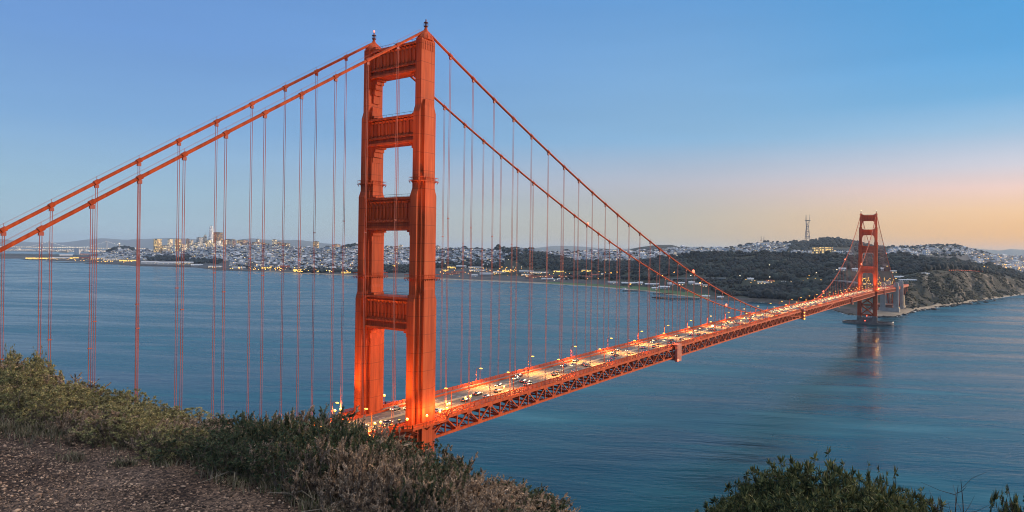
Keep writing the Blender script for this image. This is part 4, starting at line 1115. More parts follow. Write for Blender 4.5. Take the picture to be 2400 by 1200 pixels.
def tower_block(x0, x1, yt, d, kind, label, yb=None, crown=0, name='apartment_tower', cat='building', asp=1.0):
    xm = (x0 + x1) / 2; w_ = (x1 - x0) / FPX * d; zt = zat(xm, yt, d); zb = ground(xm, d) - 2 if yb is None else zat(xm, yb, d)
    r = column_dir(xm); c = (CAM[0] + r[0] * d, CAM[1] + r[1] * d, zb); h = zt - zb
    e = empty(name, c, math.atan2(r[1], r[0]) + math.radians(18 + (hash_(x0) % 20)))
    w_ *= .86
    mb = MB(); wx, wy = w_ * asp, w_
    if crown == 2:      # tapered glass tower with rounded top
        pr = [(w_ * .56, 0), (w_ * .56, h * .45), (w_ * .52, h * .7), (w_ * .44, h * .88), (w_ * .33, h * .97), (w_ * .24, h)]; mb.lathe((0, 0, 0), pr, 12)
    else:
        mb.box((0, 0, h / 2), wx / 2, wy / 2, h / 2)
        if h > 25: mb.box((wx * .5 + .6, 0, h * .47), .8, wy * .3, h * .47); mb.box((-wx * .5 - .6, 0, h * .47), .8, wy * .3, h * .47)
    mb.build('wall', FAC[kind], e)
    mb = MB()
    if crown != 2:
        mb.box((0, 0, h + .8), wx / 2 + .5, wy / 2 + .5, .8); mb.box((wx * .1, 0, h + 3.2), wx * .22, wy * .22, 1.8)
        if crown == 1: mb.lathe((0, 0, h + 5), [(1.2, 0), (.8, 10), (.3, 26)], 6)
    else: mb.lathe((0, 0, h), [(w_ * .22, 0), (w_ * .2, 3), (w_ * .05, 5)], 10)
    mb.build('roof', M_roofs[0], e); tag(e, label, cat, 'towers of the city skyline' if name == 'apartment_tower' else 'blocks crowded between the city towers'); return e
def hash_(v): return int(abs(v) * 7919) % 1000
B = [(362, 376, 561, 6000, 'gold', 'golden lit slab tower, leftmost of the waterfront pair'), (411, 423, 561, 5950, 'gold', 'golden lit slab tower, second of the waterfront pair'),
 (378, 398, 576, 6050, 'cream', 'low warm lit block between the two golden slab towers'), (394, 404, 561, 6200, 'cream', 'cream tower behind the golden block'), (402, 410, 577, 5800, 'white', 'short white tower beside the golden block'),
 (424, 436, 573, 5800, 'cream', 'pale tower right of the second golden slab'), (436, 443, 560, 6300, 'rose', 'slim brownish tower on the hill left of the tall round tower'), (447, 452, 563, 6300, 'cream', 'thin pale tower on the hill'), (445, 452, 577, 5700, 'white', 'small white tower low on the hill'),
 (462, 473, 557, 6700, 'grey', 'grey tower left of the tall tapered glass tower'), (474, 484, 556, 6900, 'blue', 'dark blue tower left of the tall tapered glass tower'), (478, 483, 551, 7000, 'grey', 'thin grey tower with a roof mast'),
 (484, 495, 563, 6200, 'cream', 'cream tower in front of the tall tapered glass tower'), (502, 519, 545, 6900, 'brown', 'dark brown office tower with gold lit windows'), (507, 517, 564, 6100, 'white', 'white tower in front of the dark brown office tower'),
 (521, 531, 563, 6500, 'cream', 'cream tower right of the dark brown office tower'), (530, 540, 561, 6700, 'rose', 'reddish tower right of the dark brown office tower'), (541, 550, 561, 6700, 'grey', 'grey slab at the right end of the tower cluster'), (497, 503, 570, 6000, 'cream', 'short cream block at the foot of the brown tower'),
 (462, 470, 568, 6000, 'white', 'short white tower at the left of the cluster'), (470, 478, 578, 5700, 'white', 'low white block under the cluster'), (555, 563, 564, 6400, 'gold', 'lit tower at the start of the ridge row'), (564, 579, 563, 6300, 'rose', 'brick red apartment block on the ridge'),
 (579, 587, 568, 6200, 'blue', 'dark slab on the ridge beside the brick block'), (592, 611, 568, 6300, 'rose', 'wide brick hotel on the ridge'), (601, 607, 561, 6400, 'cream', 'hotel tower with a beacon on its mast'), (613, 623, 570, 6000, 'rose', 'brown block right of the hotel'),
 (638, 648, 562, 5900, 'cream', 'tall cream tower alone on the ridge'), (649, 658, 567, 5900, 'rose', 'shorter rose tower beside the tall cream tower'), (662, 670, 570, 5800, 'rose', 'brown tower with dark base on the ridge'), (670, 679, 571, 5800, 'cream', 'cream tower right of the brown tower'),
 (703, 712, 582, 5400, 'rose', 'small rose block on the ridge'), (714, 724, 580, 5500, 'cream', 'small cream block on the ridge'), (735, 746, 566, 5500, 'gold', 'slim lit tower standing alone above the ridge'), (768, 778, 579, 5300, 'cream', 'cream block left of the red block'),
 (783, 796, 573, 5200, 'rose', 'red block left of the dark hilltop trees'), (748, 762, 590, 5000, 'grey', 'grey apartment tower low on the slope'), (755, 765, 585, 5200, 'white', 'white apartment tower on the slope'), (808, 820, 586, 4900, 'white', 'white tower below the hilltop trees'), (838, 848, 577, 5200, 'white', 'white tower touching the near tower'),
 (530, 541, 596, 5300, 'cream', 'cream block in the middle of the hill houses'), (570, 578, 592, 5500, 'white', 'white block in the middle of the hill houses'), (684, 694, 595, 5100, 'white', 'white block low among the houses'), (640, 660, 582, 5700, 'rose', 'low red block under the tall cream tower'),
 (903, 913, 577, 5100, 'cream', 'left block of the row seen through the near tower'), (914, 924, 578, 5000, 'white', 'pale block of the row seen through the near tower'), (926, 934, 578, 5050, 'white', 'white block seen between the suspenders in the portal'), (935, 943, 575, 5100, 'cream', 'tallest tower seen through the near tower portal'), (951, 957, 583, 5000, 'white', 'small block right in the near tower portal'),
 (1021, 1031, 577, 4700, 'grey', 'grey tower half hidden by the near tower'), (1034, 1040, 583, 4700, 'white', 'pale block just right of the near tower'),
 (1880, 1890, 587, surf(1885, 597)[1], 'white', 'small white block left of the lit hospital slab')]
for x0, x1, yt, d, kind, lab in B: tower_block(x0, x1, yt, d, kind, lab, crown=1 if 'mast' in lab else 0)
fr_ = random.Random(21)
for _ in range(38):
    x = fr_.choice((fr_.uniform(440, 556), fr_.uniform(425, 560), fr_.uniform(560, 700))); w_ = fr_.uniform(4, 9); yt = F_y(x) - fr_.uniform(2, 15 if x < 560 else 8)
    tower_block(x, x + w_, yt, fr_.uniform(5900, 6600) if x < 560 else fr_.uniform(5500, 5900), fr_.choice(('cream', 'white', 'cream', 'gold', 'rose', 'grey')), 'pale mid height block crowded among the towers of the downtown ridge', name='apartment_block')
e = tower_block(488, 500.5, 530, 7200, 'bright', 'very tall white tapered tower with a rounded top', crown=2)
for k, (x0, x1, yt) in enumerate(((1905, 1919, 582), (1919, 1937, 581), (1937, 1951, 581))):
    tower_block(x0, x1, yt - 1.5, surf(1928, 597)[1], 'gold', ('left', 'middle', 'right')[k] + ' wing of the yellow lit hospital slab under the wooded hill', asp=.6)
tower_block(1950, 1972, 587, surf(1960, 597)[1], 'white', 'low white wing right of the lit hospital slab', asp=.6); tower_block(1976, 2000, 592, surf(1985, 598)[1], 'white', 'long white roof right of the hospital', asp=.5)
# round memorial tower on the left hill
d = 6650; r = column_dir(279.5); zb = ground(279.5, d); t_ = empty('memorial_tower', (CAM[0] + r[0] * d, CAM[1] + r[1] * d, zb)); zt = zat(279.5, 569, d) - zb
mb = MB(); mb.box((0, 0, zt * .06), 9, 9, zt * .06); mb.lathe((0, 0, 0), [(5.5, 0), (5.2, zt * .86), (6.0, zt * .87), (6.0, zt * .96), (4.5, zt)], 12); mb.build('shaft', FAC['rose'] if False else mat('lit_concrete', (.75, .62, .5), .8), t_)
mb = MB(); mb.lathe((0, 0, zt * .9), [(6.15, 0), (6.15, zt * .05)], 12); mb.build('lantern_band', M_whitelamp, t_)
tag(t_, 'pale round tower rising from the tree covered hill', 'tower')

# ------------------------------------------------------------------ far suspension bridge across the bay
d0 = 10800.0
bb = empty('bay_bridge', tuple(at(182, 585, d0) * np.array((1, 1, 0)))); BL = Vector(bb.location)
tag(bb, 'distant grey suspension bridge strung with white lights left of the city', 'bridge')
def bbp(x, z): r = column_dir(x); return np.array([CAM[0] + r[0] * d0 - BL[0], CAM[1] + r[1] * d0 - BL[1], z])
zdk = zat(182, 581.5, d0); M_grey = mat('grey_steel', (.42, .45, .48), .6)
mb = MB(); mb.bar(bbp(-60, zdk - 5), bbp(350, zdk - 5), 18, 12); mb.build('bridge_deck', M_grey, bb)
for x in (114, 250):
    mb = MB(); zt = zat(x, 565.5, d0); X = (bbp(x + 1, 0) - bbp(x, 0)); X /= np.linalg.norm(X); Y = np.array((-X[1], X[0], 0))
    for s_ in (-1, 1): mb.bar(bbp(x, 0) + Y * 10 * s_, bbp(x, zt) + Y * 9 * s_, 7, 7, Y)
    for f in (.98, .8, .62, .3): mb.bar(bbp(x, zt * f) - Y * 10, bbp(x, zt * f) + Y * 10, 5, 5)
    mb.build('tower', M_grey, bb); mb = MB(); mb.lathe(bbp(x, 0), [(22, -2), (22, 8), (14, 12)], 10); mb.build('pier', M_conc, bb)
def catn(xa, xb, ya, yb, sag, n=22): return [(xa + (xb - xa) * u, ya + (yb - ya) * u + sag * 4 * u * (1 - u)) for u in np.linspace(0, 1, n)]
for xa, xb, ya, yb, sg in ((114, 182, 565.5, 579.5, 3.0), (182, 250, 579.5, 565.5, 3.0), (40, 114, 580.5, 565.5, 3.0), (250, 325, 565.5, 580.5, 3.0)):
    ps = catn(xa, xb, ya, yb, sg); mb = MB(); mb.tube([bbp(x, zat(x, y, d0)) for x, y in ps], 2.2, 5); cab = mb.build('cable', M_grey, bb)
    mb = MB()
    for x, y in ps[1:-1]: mb.tube([bbp(x, zdk), bbp(x, zat(x, y, d0))], .9, 4)
    mb.build('hangers', M_grey, cab)
    mb = MB()
    for x, y in ps: mb.box(bbp(x, zat(x, y, d0)), 2.4, 2.4, 2.4)
    mb.build('string_lights', lampmat('string_light', (1, .95, .85), 2.2), cab)
mb = MB()
for x in np.arange(-50, 350, 4.0): mb.box(bbp(x, zdk + 4), 4, 4, 3.5)
mb.build('deck_lights', lampmat('deck_light', (1, .75, .45), 2.0), bb)
mb = MB(); X = (bbp(183, 0) - bbp(182, 0)); X /= np.linalg.norm(X); mb.box(bbp(181, zdk * .5), 40, 20, zdk * .55, X, (-X[1], X[0], 0), taper=.82); mb.build('anchorage', mat('pale_concrete', (.5, .5, .5), .8), bb)
# far port with white lights beyond it
rng2 = np.random.default_rng(3); mb = MB()
for _ in range(520):
    x = rng2.uniform(-60, 345); d = rng2.uniform(13500, 16000); r = column_dir(x); p = (CAM[0] + r[0] * d, CAM[1] + r[1] * d, 0); hh = rng2.uniform(8, 30) * (2.2 if rng2.random() < .08 else 1); ww = rng2.uniform(15, 60)
    mb.box((p[0], p[1], 6 + hh / 2), ww / 2, ww / 2, hh / 2)
tag(mb.build('far_port', facade('port_wall', (.5, .48, .46), .3, (1, .8, .55), (14, 9), (.6, .6), 2.2)), 'low band of pale port sheds and lights across the bay', None, None, 'stuff')
mb = MB(); ra, rb = column_dir(-120), column_dir(420)
mb.add([(CAM[0] + ra[0] * 13200, CAM[1] + ra[1] * 13200, 3), (CAM[0] + rb[0] * 13200, CAM[1] + rb[1] * 13200, 3), (CAM[0] + rb[0] * 21000, CAM[1] + rb[1] * 21000, 10), (CAM[0] + ra[0] * 21000, CAM[1] + ra[1] * 21000, 10)], [(0, 3, 2, 1)])
tag(mb.build('far_shore', M_urban), 'flat land across the bay under the blue hills', None, None, 'structure')
# ship
p, d = onz(149, 592); r = column_dir(149); sh = empty('ship', tuple(p), math.atan2(r[1], r[0]) + 1.2)
mb = MB(); mb.prism([(-70, -14), (55, -14), (80, 0), (55, 14), (-70, 14)], -3, 16); mb.build('hull', mat('ship_hull', (.45, .30, .16), .6), sh)
mb = MB(); mb.box((-45, 0, 28), 14, 12, 12); mb.box((-48, 0, 44), 6, 5, 5); mb.build('deckhouse', FAC['gold'], sh); mb = MB(); [mb.box((x, 0, 21), 14, 11, 5) for x in (-8, 24)]; mb.build('cargo', mat('cargo_paint', (.5, .35, .2), .7, (.3, .15, .1), .05), sh)
tag(sh, 'small lit cargo ship on the bay below the far bridge', 'ship')

# ------------------------------------------------------------------ masts on the hill
def lattice(mb, segs, r):
    for a, b in segs: mb.tube([a, b], r, 4)
d = 7000; r = column_dir(1891); zb = ground(1891, 6250); zb = zat(1891, 562, d); zt = zat(1891, 503, d) - zb
tw = empty('antenna_tower', (CAM[0] + r[0] * d, CAM[1] + r[1] * d, zb), .5); tag(tw, 'tall three legged antenna tower with a narrow waist on the wooded hill', 'tower')
M_tw = mat('tower_red_white', (.20, .12, .11), .7, (.35, .32, .3), .02)
lev = [(0, 27), (.32, 19), (.52, 13), (.70, 18), (.76, 20)]
def lp(k, f): R_ = np.interp(f, *zip(*lev)); a = k * 2 * PI / 3; return np.array((R_ * math.cos(a), R_ * math.sin(a), zt * f))
for k in range(3):
    mb = MB(); mb.tube([lp(k, f) for f in (0, .32, .52, .70, .76)], 2.6, 5); mb.build('leg', M_tw, tw)
    mb = MB(); mb.tube([lp(k, .76), lp(k, .76) + np.array((0, 0, zt * .24))], 2.2, 5, 1.0); mb.build('mast', M_tw, tw)
for f in (.12, .32, .52, .76):
    mb = MB()
    for k in range(3): mb.bar(lp(k, f), lp((k + 1) % 3, f), 4, 7)
    if f == .76:
        for k in range(3): mb.bar(lp(k, f) * np.array((1.5, 1.5, 1)), lp((k + 1) % 3, f) * np.array((1.5, 1.5, 1)), 3, 4)
    mb.build('cross_arm', M_dark if f == .76 else M_tw, tw)
mb = MB(); ff = [0, .12, .32, .52, .76]
for k in range(3):
    for a, b in zip(ff[:-1], ff[1:]): mb.tube([lp(k, a), lp((k + 1) % 3, b)], .9, 4); mb.tube([lp((k + 1) % 3, a), lp(k, b)], .9, 4)
mb.build('bracing', M_tw, tw)
for x, yt in ((1783.5, 553), (1790, 554)):
    d = 6200; r = column_dir(x); zb = zat(x, 565, d); zt = zat(x, yt, d) - zb; m_ = empty('radio_mast', (CAM[0] + r[0] * d, CAM[1] + r[1] * d, zb))
    mb = MB()
    for k in range(3): a = k * 2.094; mb.tube([(3 * math.cos(a), 3 * math.sin(a), 0), (.6 * math.cos(a), .6 * math.sin(a), zt)], .9, 4)
    for f in np.arange(.1, 1, .12): mb.tube([(3 * (1 - f), 0, zt * f), (-1.5 * (1 - f), 2.6 * (1 - f), zt * f + 2), (-1.5 * (1 - f), -2.6 * (1 - f), zt * f), (3 * (1 - f), 0, zt * f + 2)], .4, 4)
    mb.build('mast', M_tw, m_); mb = MB(); mb.box((0, 0, 2.5), 8, 5, 2.6); mb.build('equipment_hut', mat('hut_rose', (.6, .35, .3), .8), m_); tag(m_, 'slim radio mast with a hut on the hilltop, ' + ('left' if x < 1786 else 'right') + ' of the two', 'mast')
#MARK_CITY
# ------------------------------------------------------------------ shore buildings, piers, lamps
def place(px, py, d=None):
    if d is None:
        q = surf(px, py)
        if q is None: q = (at(px, py, 3000), 3000, 4)
        return q[0], q[1]
    r = column_dir(px); return np.array([CAM[0] + r[0] * d, CAM[1] + r[1] * d, ground(px, d)]), d
SHW = {'white': facade('shed_white', (.68, .67, .64), .12, (1, .75, .4), (5, 4), (.5, .45), 2.0), 'cream': facade('shed_cream', (.55, .47, .36), .35, (1, .68, .28), (5, 4), (.6, .5), 2.0), 'gold': facade('shed_gold', (.5, .36, .15), .9, (1, .62, .12), (6, 5), (.8, .7), 2.4), 'red': facade('shed_red', (.36, .17, .13), .25, (1, .62, .25), (6, 5), (.55, .5), 2.0)}
SHR = {'white': M_roofs[1], 'cream': M_roofs[1], 'gold': M_roofs[0], 'red': M_roofs[2]}
def shed(px, py, wpx, hpx, kind, label, group=None, dpt=16, rot=0.0, name='waterfront_shed'):
    p, d = place(px, py); w_ = wpx / FPX * d; h = hpx / FPX * d * .62; r = column_dir(px)
    e = empty(name, (p[0], p[1], p[2] - 1), math.atan2(r[1], r[0]) - PI / 2 + rot)
    mb = MB(); mb.add(HB * (w_, dpt, h + 1), HBF); mb.add([(-w_ / 2, -dpt / 2, h + 1), (-w_ / 2, dpt / 2, h + 1), (-w_ / 2, 0, h * 1.55 + 1), (w_ / 2, -dpt / 2, h + 1), (w_ / 2, dpt / 2, h + 1), (w_ / 2, 0, h * 1.55 + 1)], [(0, 2, 1), (3, 4, 5)])
    mb.build('wall', SHW[kind], e)
    mb = MB(); o = .6
    for s_ in (-1, 1):
        y = s_ * (dpt / 2 + o); mb.add([(-w_ / 2 - o, y, h + .8), (w_ / 2 + o, y, h + .8), (w_ / 2 + o, 0, h * 1.55 + 1.3), (-w_ / 2 - o, 0, h * 1.55 + 1.3)], [(0, 1, 2, 3) if s_ < 0 else (3, 2, 1, 0)])
    n_ = max(1, int(w_ / 25))
    for k in range(n_): mb.box((-w_ / 2 + w_ * (k + .5) / n_, 0, h * 1.6 + 1.5), 1.2, .8, 1.0)
    mb.build('roof', SHR[kind], e); tag(e, label, 'building', group); return e
L_ = [(88, 607, 46, 5, 'gold', 'amber lit pier shed at the tip of the left pier'), (140, 607.5, 40, 5, 'cream', 'cream pier shed beside the amber one'), (165, 606, 34, 5, 'gold', 'golden pier shed in the middle of the left pier'), (205, 608, 34, 6, 'red', 'orange lit hall at the root of the left pier'), (230, 608, 28, 7, 'cream', 'bright lit hall by the fishing harbour'), (265, 611, 40, 5, 'cream', 'lit market hall under the tower hill'), (300, 612, 36, 5, 'gold', 'golden waterfront hall under the tower hill'), (155, 600, 26, 4, 'white', 'white roofed shed behind the left pier'), (198, 598, 18, 4, 'red', 'dark red hall behind the left pier'),
 (352, 619, 36, 7, 'white', 'pale pier shed left of the park trees'), (392, 620, 40, 7, 'white', 'long pale pier shed under the park trees'), (432, 620, 40, 7, 'cream', 'cream pier shed under the park trees'), (462, 624, 26, 5, 'white', 'low white shed at the yacht harbour'),
 (505, 627, 30, 4, 'cream', 'lit boat sheds at the yacht harbour left end'), (560, 629, 30, 4, 'white', 'white club house on the marina shore'), (625, 629, 22, 5, 'gold', 'golden lit corner house on the marina'), (668, 631, 22, 9, 'red', 'red glowing shop block on the marina'), (702, 636, 28, 8, 'gold', 'bright yellow lit club house at the water edge'), (745, 637, 22, 5, 'gold', 'amber lit house row by the water'), (780, 638, 18, 5, 'cream', 'cream lit house by the water'), (812, 640, 22, 5, 'gold', 'amber lit houses just left of the near tower'),
 (932, 626, 22, 8, 'gold', 'golden lit domed hall seen through the near tower'), (925, 636, 16, 4, 'cream', 'cream shed under the golden hall'),
 (1042, 635, 20, 5, 'gold', 'long golden lit building right of the near tower'), (1060, 628, 22, 5, 'gold', 'upper golden lit building right of the near tower'), (1075, 640, 34, 4, 'red', 'low red lit building by the shore road'), (1090, 626, 40, 4, 'white', 'white roofed hall among the lit sheds'), (1120, 629, 44, 4, 'cream', 'cream hall among the lit sheds'), (1138, 626, 12, 8, 'white', 'round fronted white hall'), (1120, 636, 40, 4, 'cream', 'long cream hall near the shore road'), (1060, 644, 30, 4, 'red', 'pink lit building at the shore road'), (1113, 648, 14, 5, 'white', 'white boat house by the beach'),
 (1172, 641, 30, 5, 'cream', 'cream hangar left of the orange lamps'), (1190, 636, 24, 5, 'gold', 'golden hangar by the orange lamps'), (1150, 644, 50, 5, 'white', 'long white roofed hangar at the beach'), (1235, 638, 36, 4, 'white', 'upper white barrack right of the orange lamps'), (1265, 641, 44, 4, 'cream', 'cream barrack right of the orange lamps'), (1240, 646, 34, 4, 'cream', 'cream shed left of the red hangars'),
 (1255, 651, 46, 5, 'red', 'first long red roofed hangar on the airfield'), (1300, 651, 44, 5, 'red', 'second long red roofed hangar on the airfield'), (1345, 651, 40, 5, 'red', 'third long red roofed hangar on the airfield'), (1375, 652, 34, 6, 'red', 'red roofed hangar at the right end of the row'), (1305, 655, 70, 3, 'white', 'long low white shed before the hangars'), (1310, 637, 24, 4, 'gold', 'small golden lit house above the hangars'), (1375, 636, 22, 5, 'gold', 'golden lit hall above the right hangar'), (1430, 645, 40, 4, 'cream', 'lit terrace under the dark woods'), (1395, 648, 20, 6, 'red', 'red block at the end of the hangars'),
 (1437, 664, 22, 4, 'white', 'white cottage row left on the green shore'), (1478, 665, 40, 4, 'white', 'long white building on the green shore'), (1502, 666, 12, 6, 'white', 'gabled white house on the green shore'), (1530, 668, 34, 4, 'white', 'right white building on the green shore'), (1536, 678, 14, 5, 'white', 'white cottage at the pier root'), (1558, 676, 26, 6, 'white', 'white station house by the pier'), (1575, 668, 18, 6, 'white', 'white house left of the parked green'), (1598, 667, 16, 6, 'cream', 'cream house behind the green'), (1622, 666, 14, 7, 'white', 'white gabled house below the bright road'), (1640, 668, 20, 5, 'white', 'white house right of the bright road'), (1660, 671, 22, 4, 'cream', 'cream house under the near beacon'), (1655, 696, 20, 4, 'white', 'white shed at the wharf root'), (1690, 698, 14, 4, 'white', 'small white shed on the dark shore'),
 (1540, 650, 30, 4, 'cream', 'lit building left of the bright road'), (1760, 656, 14, 5, 'white', 'white house cluster left in the dark woods'), (1790, 664, 26, 4, 'cream', 'lit row in the dark woods clearing'), (1806, 661, 18, 5, 'red', 'rose lit row in the woods clearing'), (1838, 663, 12, 4, 'white', 'white house right of the woods clearing'), (1860, 660, 12, 4, 'cream', 'cream lit house by the toll road'), (1975, 634, 16, 7, 'white', 'pale house left of the far tower'), (2005, 635, 14, 7, 'white', 'white house touching the far tower'), (2077, 628, 12, 8, 'gold', 'yellow lit house right of the far tower'), (2070, 634, 9, 7, 'white', 'white house right of the far tower'), (2098, 638, 20, 4, 'cream', 'cream lit row right of the far tower'), (2112, 651, 26, 4, 'white', 'pale toll building behind the pylons'),
 (2170, 642, 16, 2.5, 'white', 'low white battery wall on the cliff top'), (2128, 657, 36, 2.5, 'white', 'long low white wall on the green cliff top')]
for a in L_: shed(*a)
# roads with lit traffic lanes behind the far tower
def ribbon(name, pts, wd, m, label, lift=.6):
    P = []
    for x, y in pts: P.append(place(x, y)[0])
    mb = MB(); 
    for a, b in zip(P[:-1], P[1:]):
        t = b - a; t[2] = 0; t /= np.linalg.norm(t) + 1e-9; n = np.array((-t[1], t[0], 0)) * wd / 2; u = np.array((0, 0, lift))
        mb.add([a - n + u, b - n + u, b + n + u, a + n + u, a - n - u, b - n - u, b + n - u, a + n - u], [(0, 1, 2, 3), (4, 7, 6, 5), (0, 4, 5, 1), (3, 2, 6, 7)])
    return tag(mb.build(name, m), label, None, None, 'structure')
ribbon('shore_road', [(1030, 648), (1100, 649), (1180, 652), (1250, 656), (1330, 660)], 14, M_asph, 'road along the beach right of the near tower')
ribbon('cliff_road', [(2228, 633), (2250, 632), (2275, 633), (2300, 635), (2322, 637)], 9, M_walk, 'road over the sea cliff')
# viaduct of the approach road
def viaduct(pts, label, wd=16):
    P = [at(x, y, d) for x, y, d in pts]; e = empty('viaduct', tuple(P[0])); O = np.array(P[0]); mb = MB(); lm = MB(); cm = MB()
    for a, b in zip(P[:-1], P[1:]):
        mb.bar(a - O, b - O, wd, 2.2); L = np.linalg.norm(b - a); n = max(2, int(L / 45)); t = (b - a) / L; nrm = np.array((-t[1], t[0], 0))
        for s_ in (-1, 1): mb.bar(a - O + nrm * s_ * wd / 2 + (0, 0, 1.5), b - O + nrm * s_ * wd / 2 + (0, 0, 1.5), .4, 1.0)
        for k in range(n):
            p = a + (b - a) * k / n - O; cm = MB(); cm.box(p - (0, 0, 14), 1.4, 4, 13); cm.build('column', M_conc, e)
    mb.build('deck', M_conc, e); tag(e, label, 'viaduct')
    return P
v1 = viaduct([(1575, 652.5, 2500), (1640, 652, 2450), (1700, 652, 2400)], 'pale elevated road crossing the dark woods')
v2 = viaduct([(1952, 657, 2100), (1985, 660, 2020), (2015, 664, 1950), (2050, 668, 1880)], 'lit approach viaduct left of the far tower')
# lamps: sodium and white heads on posts
def lamp_proto(m, R_, h):
    mb = MB(); mb.cur = 0; mb.tube([(0, 0, 0), (0, 0, h)], .22, 5); mb.cur = 1; mb.lathe((0, 0, h - .3), [(R_ * .4, 0), (R_, R_ * .5), (R_, R_), (R_ * .4, R_ * 1.5)], 7)
    return mb.build('street_lamp', [M_dark, m])
LPS = {'far': lamp_proto(M_sodium_far, 1.1, 9), 'mid': lamp_proto(M_sodium, .8, 9), 'white': lamp_proto(M_whitelamp, .9, 9), 'redl': lamp_proto(M_red, .9, 7)}
usedl = set(); lr = random.Random(4); massl = []
def mlamp(x, y, kind, label, group, s_=1.0): massl.append((x, y, kind, s_))
def lamp(px, py, kind, label, group, sc_=1.0, d=None, light=0):
    src = LPS[kind]; o = src if kind not in usedl else src.copy()
    if kind in usedl: col.objects.link(o)
    usedl.add(kind); h = 9
    if d is None:
        q = surf(px, py + 3); p = q[0] if q is not None else at(px, py, 3000)
    else: p = at(px, py, d) - np.array((0, 0, h))
    o.location = p; o.scale = (sc_, sc_, sc_ if sc_ < 1.2 else 1.2); tag(o, label, 'street lamp', group)
    if light: point_light('lamp_light', (0, 0, h + 3), light, (1, .46, .1), .8, o)
for x, y in ((1180, 636), (1168, 637), (1188, 629), (1196, 640), (1205, 638), (1185, 633), (1198, 634), (1172, 632), (1033, 640), (1150, 619), (1160, 645), (1177, 628), (1210, 636)): lamp(x, y, 'far', 'amber lamp in the orange lit cluster on the airfield shore', 'amber lamps on the airfield shore', 2.0)
for _ in range(26): lamp(lr.uniform(1030, 1250), lr.uniform(628, 650), 'far', 'amber lamp between the sheds right of the near tower', 'amber lamps between the sheds', .9)
for _ in range(14): lamp(lr.uniform(1260, 1420), lr.uniform(636, 656), 'far', 'amber lamp among the red hangars', 'amber lamps among the hangars', .9)
for x, y in ((1447, 641), (1553, 650), (1581, 642), (1642, 668), (1433, 643), (1478, 670)): lamp(x, y, 'far', 'amber lamp under the dark woods, mid picture', 'amber lamps under the woods', 2.2)
for x, y in ((1749, 660), (1770, 663), (1761, 667), (1788, 666), (1802, 663), (1815, 664), (1864, 660), (1897, 650), (1894, 658), (1912, 658), (1925, 661), (1943, 657), (1972, 653), (1982, 654), (1995, 656), (1905, 662), (1960, 661), (1884, 663)): lamp(x, y, 'mid', 'amber lamp in the woods left of the far tower', 'amber lamps in the woods left of the far tower', 2.0)
for x, y in ((1735, 651), (1805, 654), (1876, 646), (1914, 644), (1804, 625), (1895, 611), (1962, 637), (1966, 652), (1620, 650), (1300, 660), (1340, 621), (1320, 616), (1210, 618), (1230, 612), (1223, 628), (1172, 610), (1192, 610), (1223, 610), (1203, 628), (1280, 613), (1297, 614)): lamp(x, y, 'white', 'white lamp shining out of the dark woods', 'white lamps in the woods', 1.6)
for i in range(46):   # toll plaza
    x = lr.uniform(2018, 2100); lamp(x, lr.uniform(653, 668), 'mid', 'amber lamp of the crowded toll plaza behind the far tower', 'amber lamps of the toll plaza', 1.7, d=lr.uniform(1660, 1900), light=0)
for x, y in ((2216, 622), (2222, 622), (2250, 627), (2266, 629), (2389, 645), (2396, 648)): lamp(x, y, 'far', 'amber lamp along the road above the sea cliff', 'amber lamps above the sea cliff', 1.7)
for k in range(22): lamp(2226 + k * 4.6, 633.5 + k * .2 + (k < 4) * (4 - k) * .3, 'redl', 'red tail light string lamp on the cliff road', 'red lights on the cliff road', .8)
for _ in range(60): mlamp(lr.uniform(2285, 2420), lr.uniform(596, 634), 'far', 'amber street lamp on the plain beyond the sea cliff', 'amber lamps on the plain beyond the cliff', lr.uniform(.9, 1.9))
for x, y0, y1 in ((2352, 616, 630), (2385, 620, 636), (2340, 600, 606)):
    for k in range(7): lamp(x + k * 1.3, y0 + (y1 - y0) * k / 6, 'far', 'amber street lamp in the bright row on the plain', 'amber lamp rows on the plain', 1.6)
for _ in range(70): mlamp(lr.uniform(540, 860), lr.uniform(600, 640), 'far', 'amber street lamp between the city houses left of the near tower', 'amber lamps in the city left of the near tower', lr.uniform(.9, 1.9))
for _ in range(40): mlamp(lr.uniform(560, 860), A_y(lr.uniform(560, 860)) - lr.uniform(5, 12), 'far', 'amber lamp along the marina shore', 'amber lamps along the marina shore', lr.uniform(1.2, 2.4))
for _ in range(45): mlamp(lr.uniform(70, 320), lr.uniform(606, 616), 'far', 'amber lamp on the piers at the left', 'amber lamps on the left piers', lr.uniform(1.2, 2.6))
for _ in range(30): mlamp(lr.uniform(1290, 1720), lr.uniform(584, 608), 'white', 'white lamp among the houses on the ridge behind the woods', 'white lamps on the ridge', lr.uniform(.8, 1.5))
for _ in range(35): mlamp(lr.uniform(2085, 2280), lr.uniform(580, 600), 'white', 'white lamp among the houses right of the far tower', 'white lamps right of the far tower', lr.uniform(.9, 1.6))
for _ in range(25): mlamp(lr.uniform(1750, 1850), lr.uniform(572, 592), 'white', 'white lamp on the hillside below the masts', 'white lamps below the masts', lr.uniform(.9, 1.5))

mb = MB(); cmap = {'far': 0, 'white': 1}
for (x, y, kind, s_) in massl:
    q = surf(x, y + 2)
    if q is None: continue
    src = LPS[kind].data; n0 = mb.n
    for v in src.vertices: mb.v.append((q[0][0] + v.co.x * s_, q[0][1] + v.co.y * s_, q[0][2] + v.co.z * min(s_, 1.2))); mb.n += 1
    for f in src.polygons: mb.f.append(tuple(i + n0 for i in f.vertices)); mb.mi.append(0 if f.material_index == 0 else 1 + cmap[kind])
tag(mb.build('city_lights', [M_dark, M_sodium_far, M_whitelamp]), 'countless tiny amber and white lamps between the far houses', None, None, 'stuff')
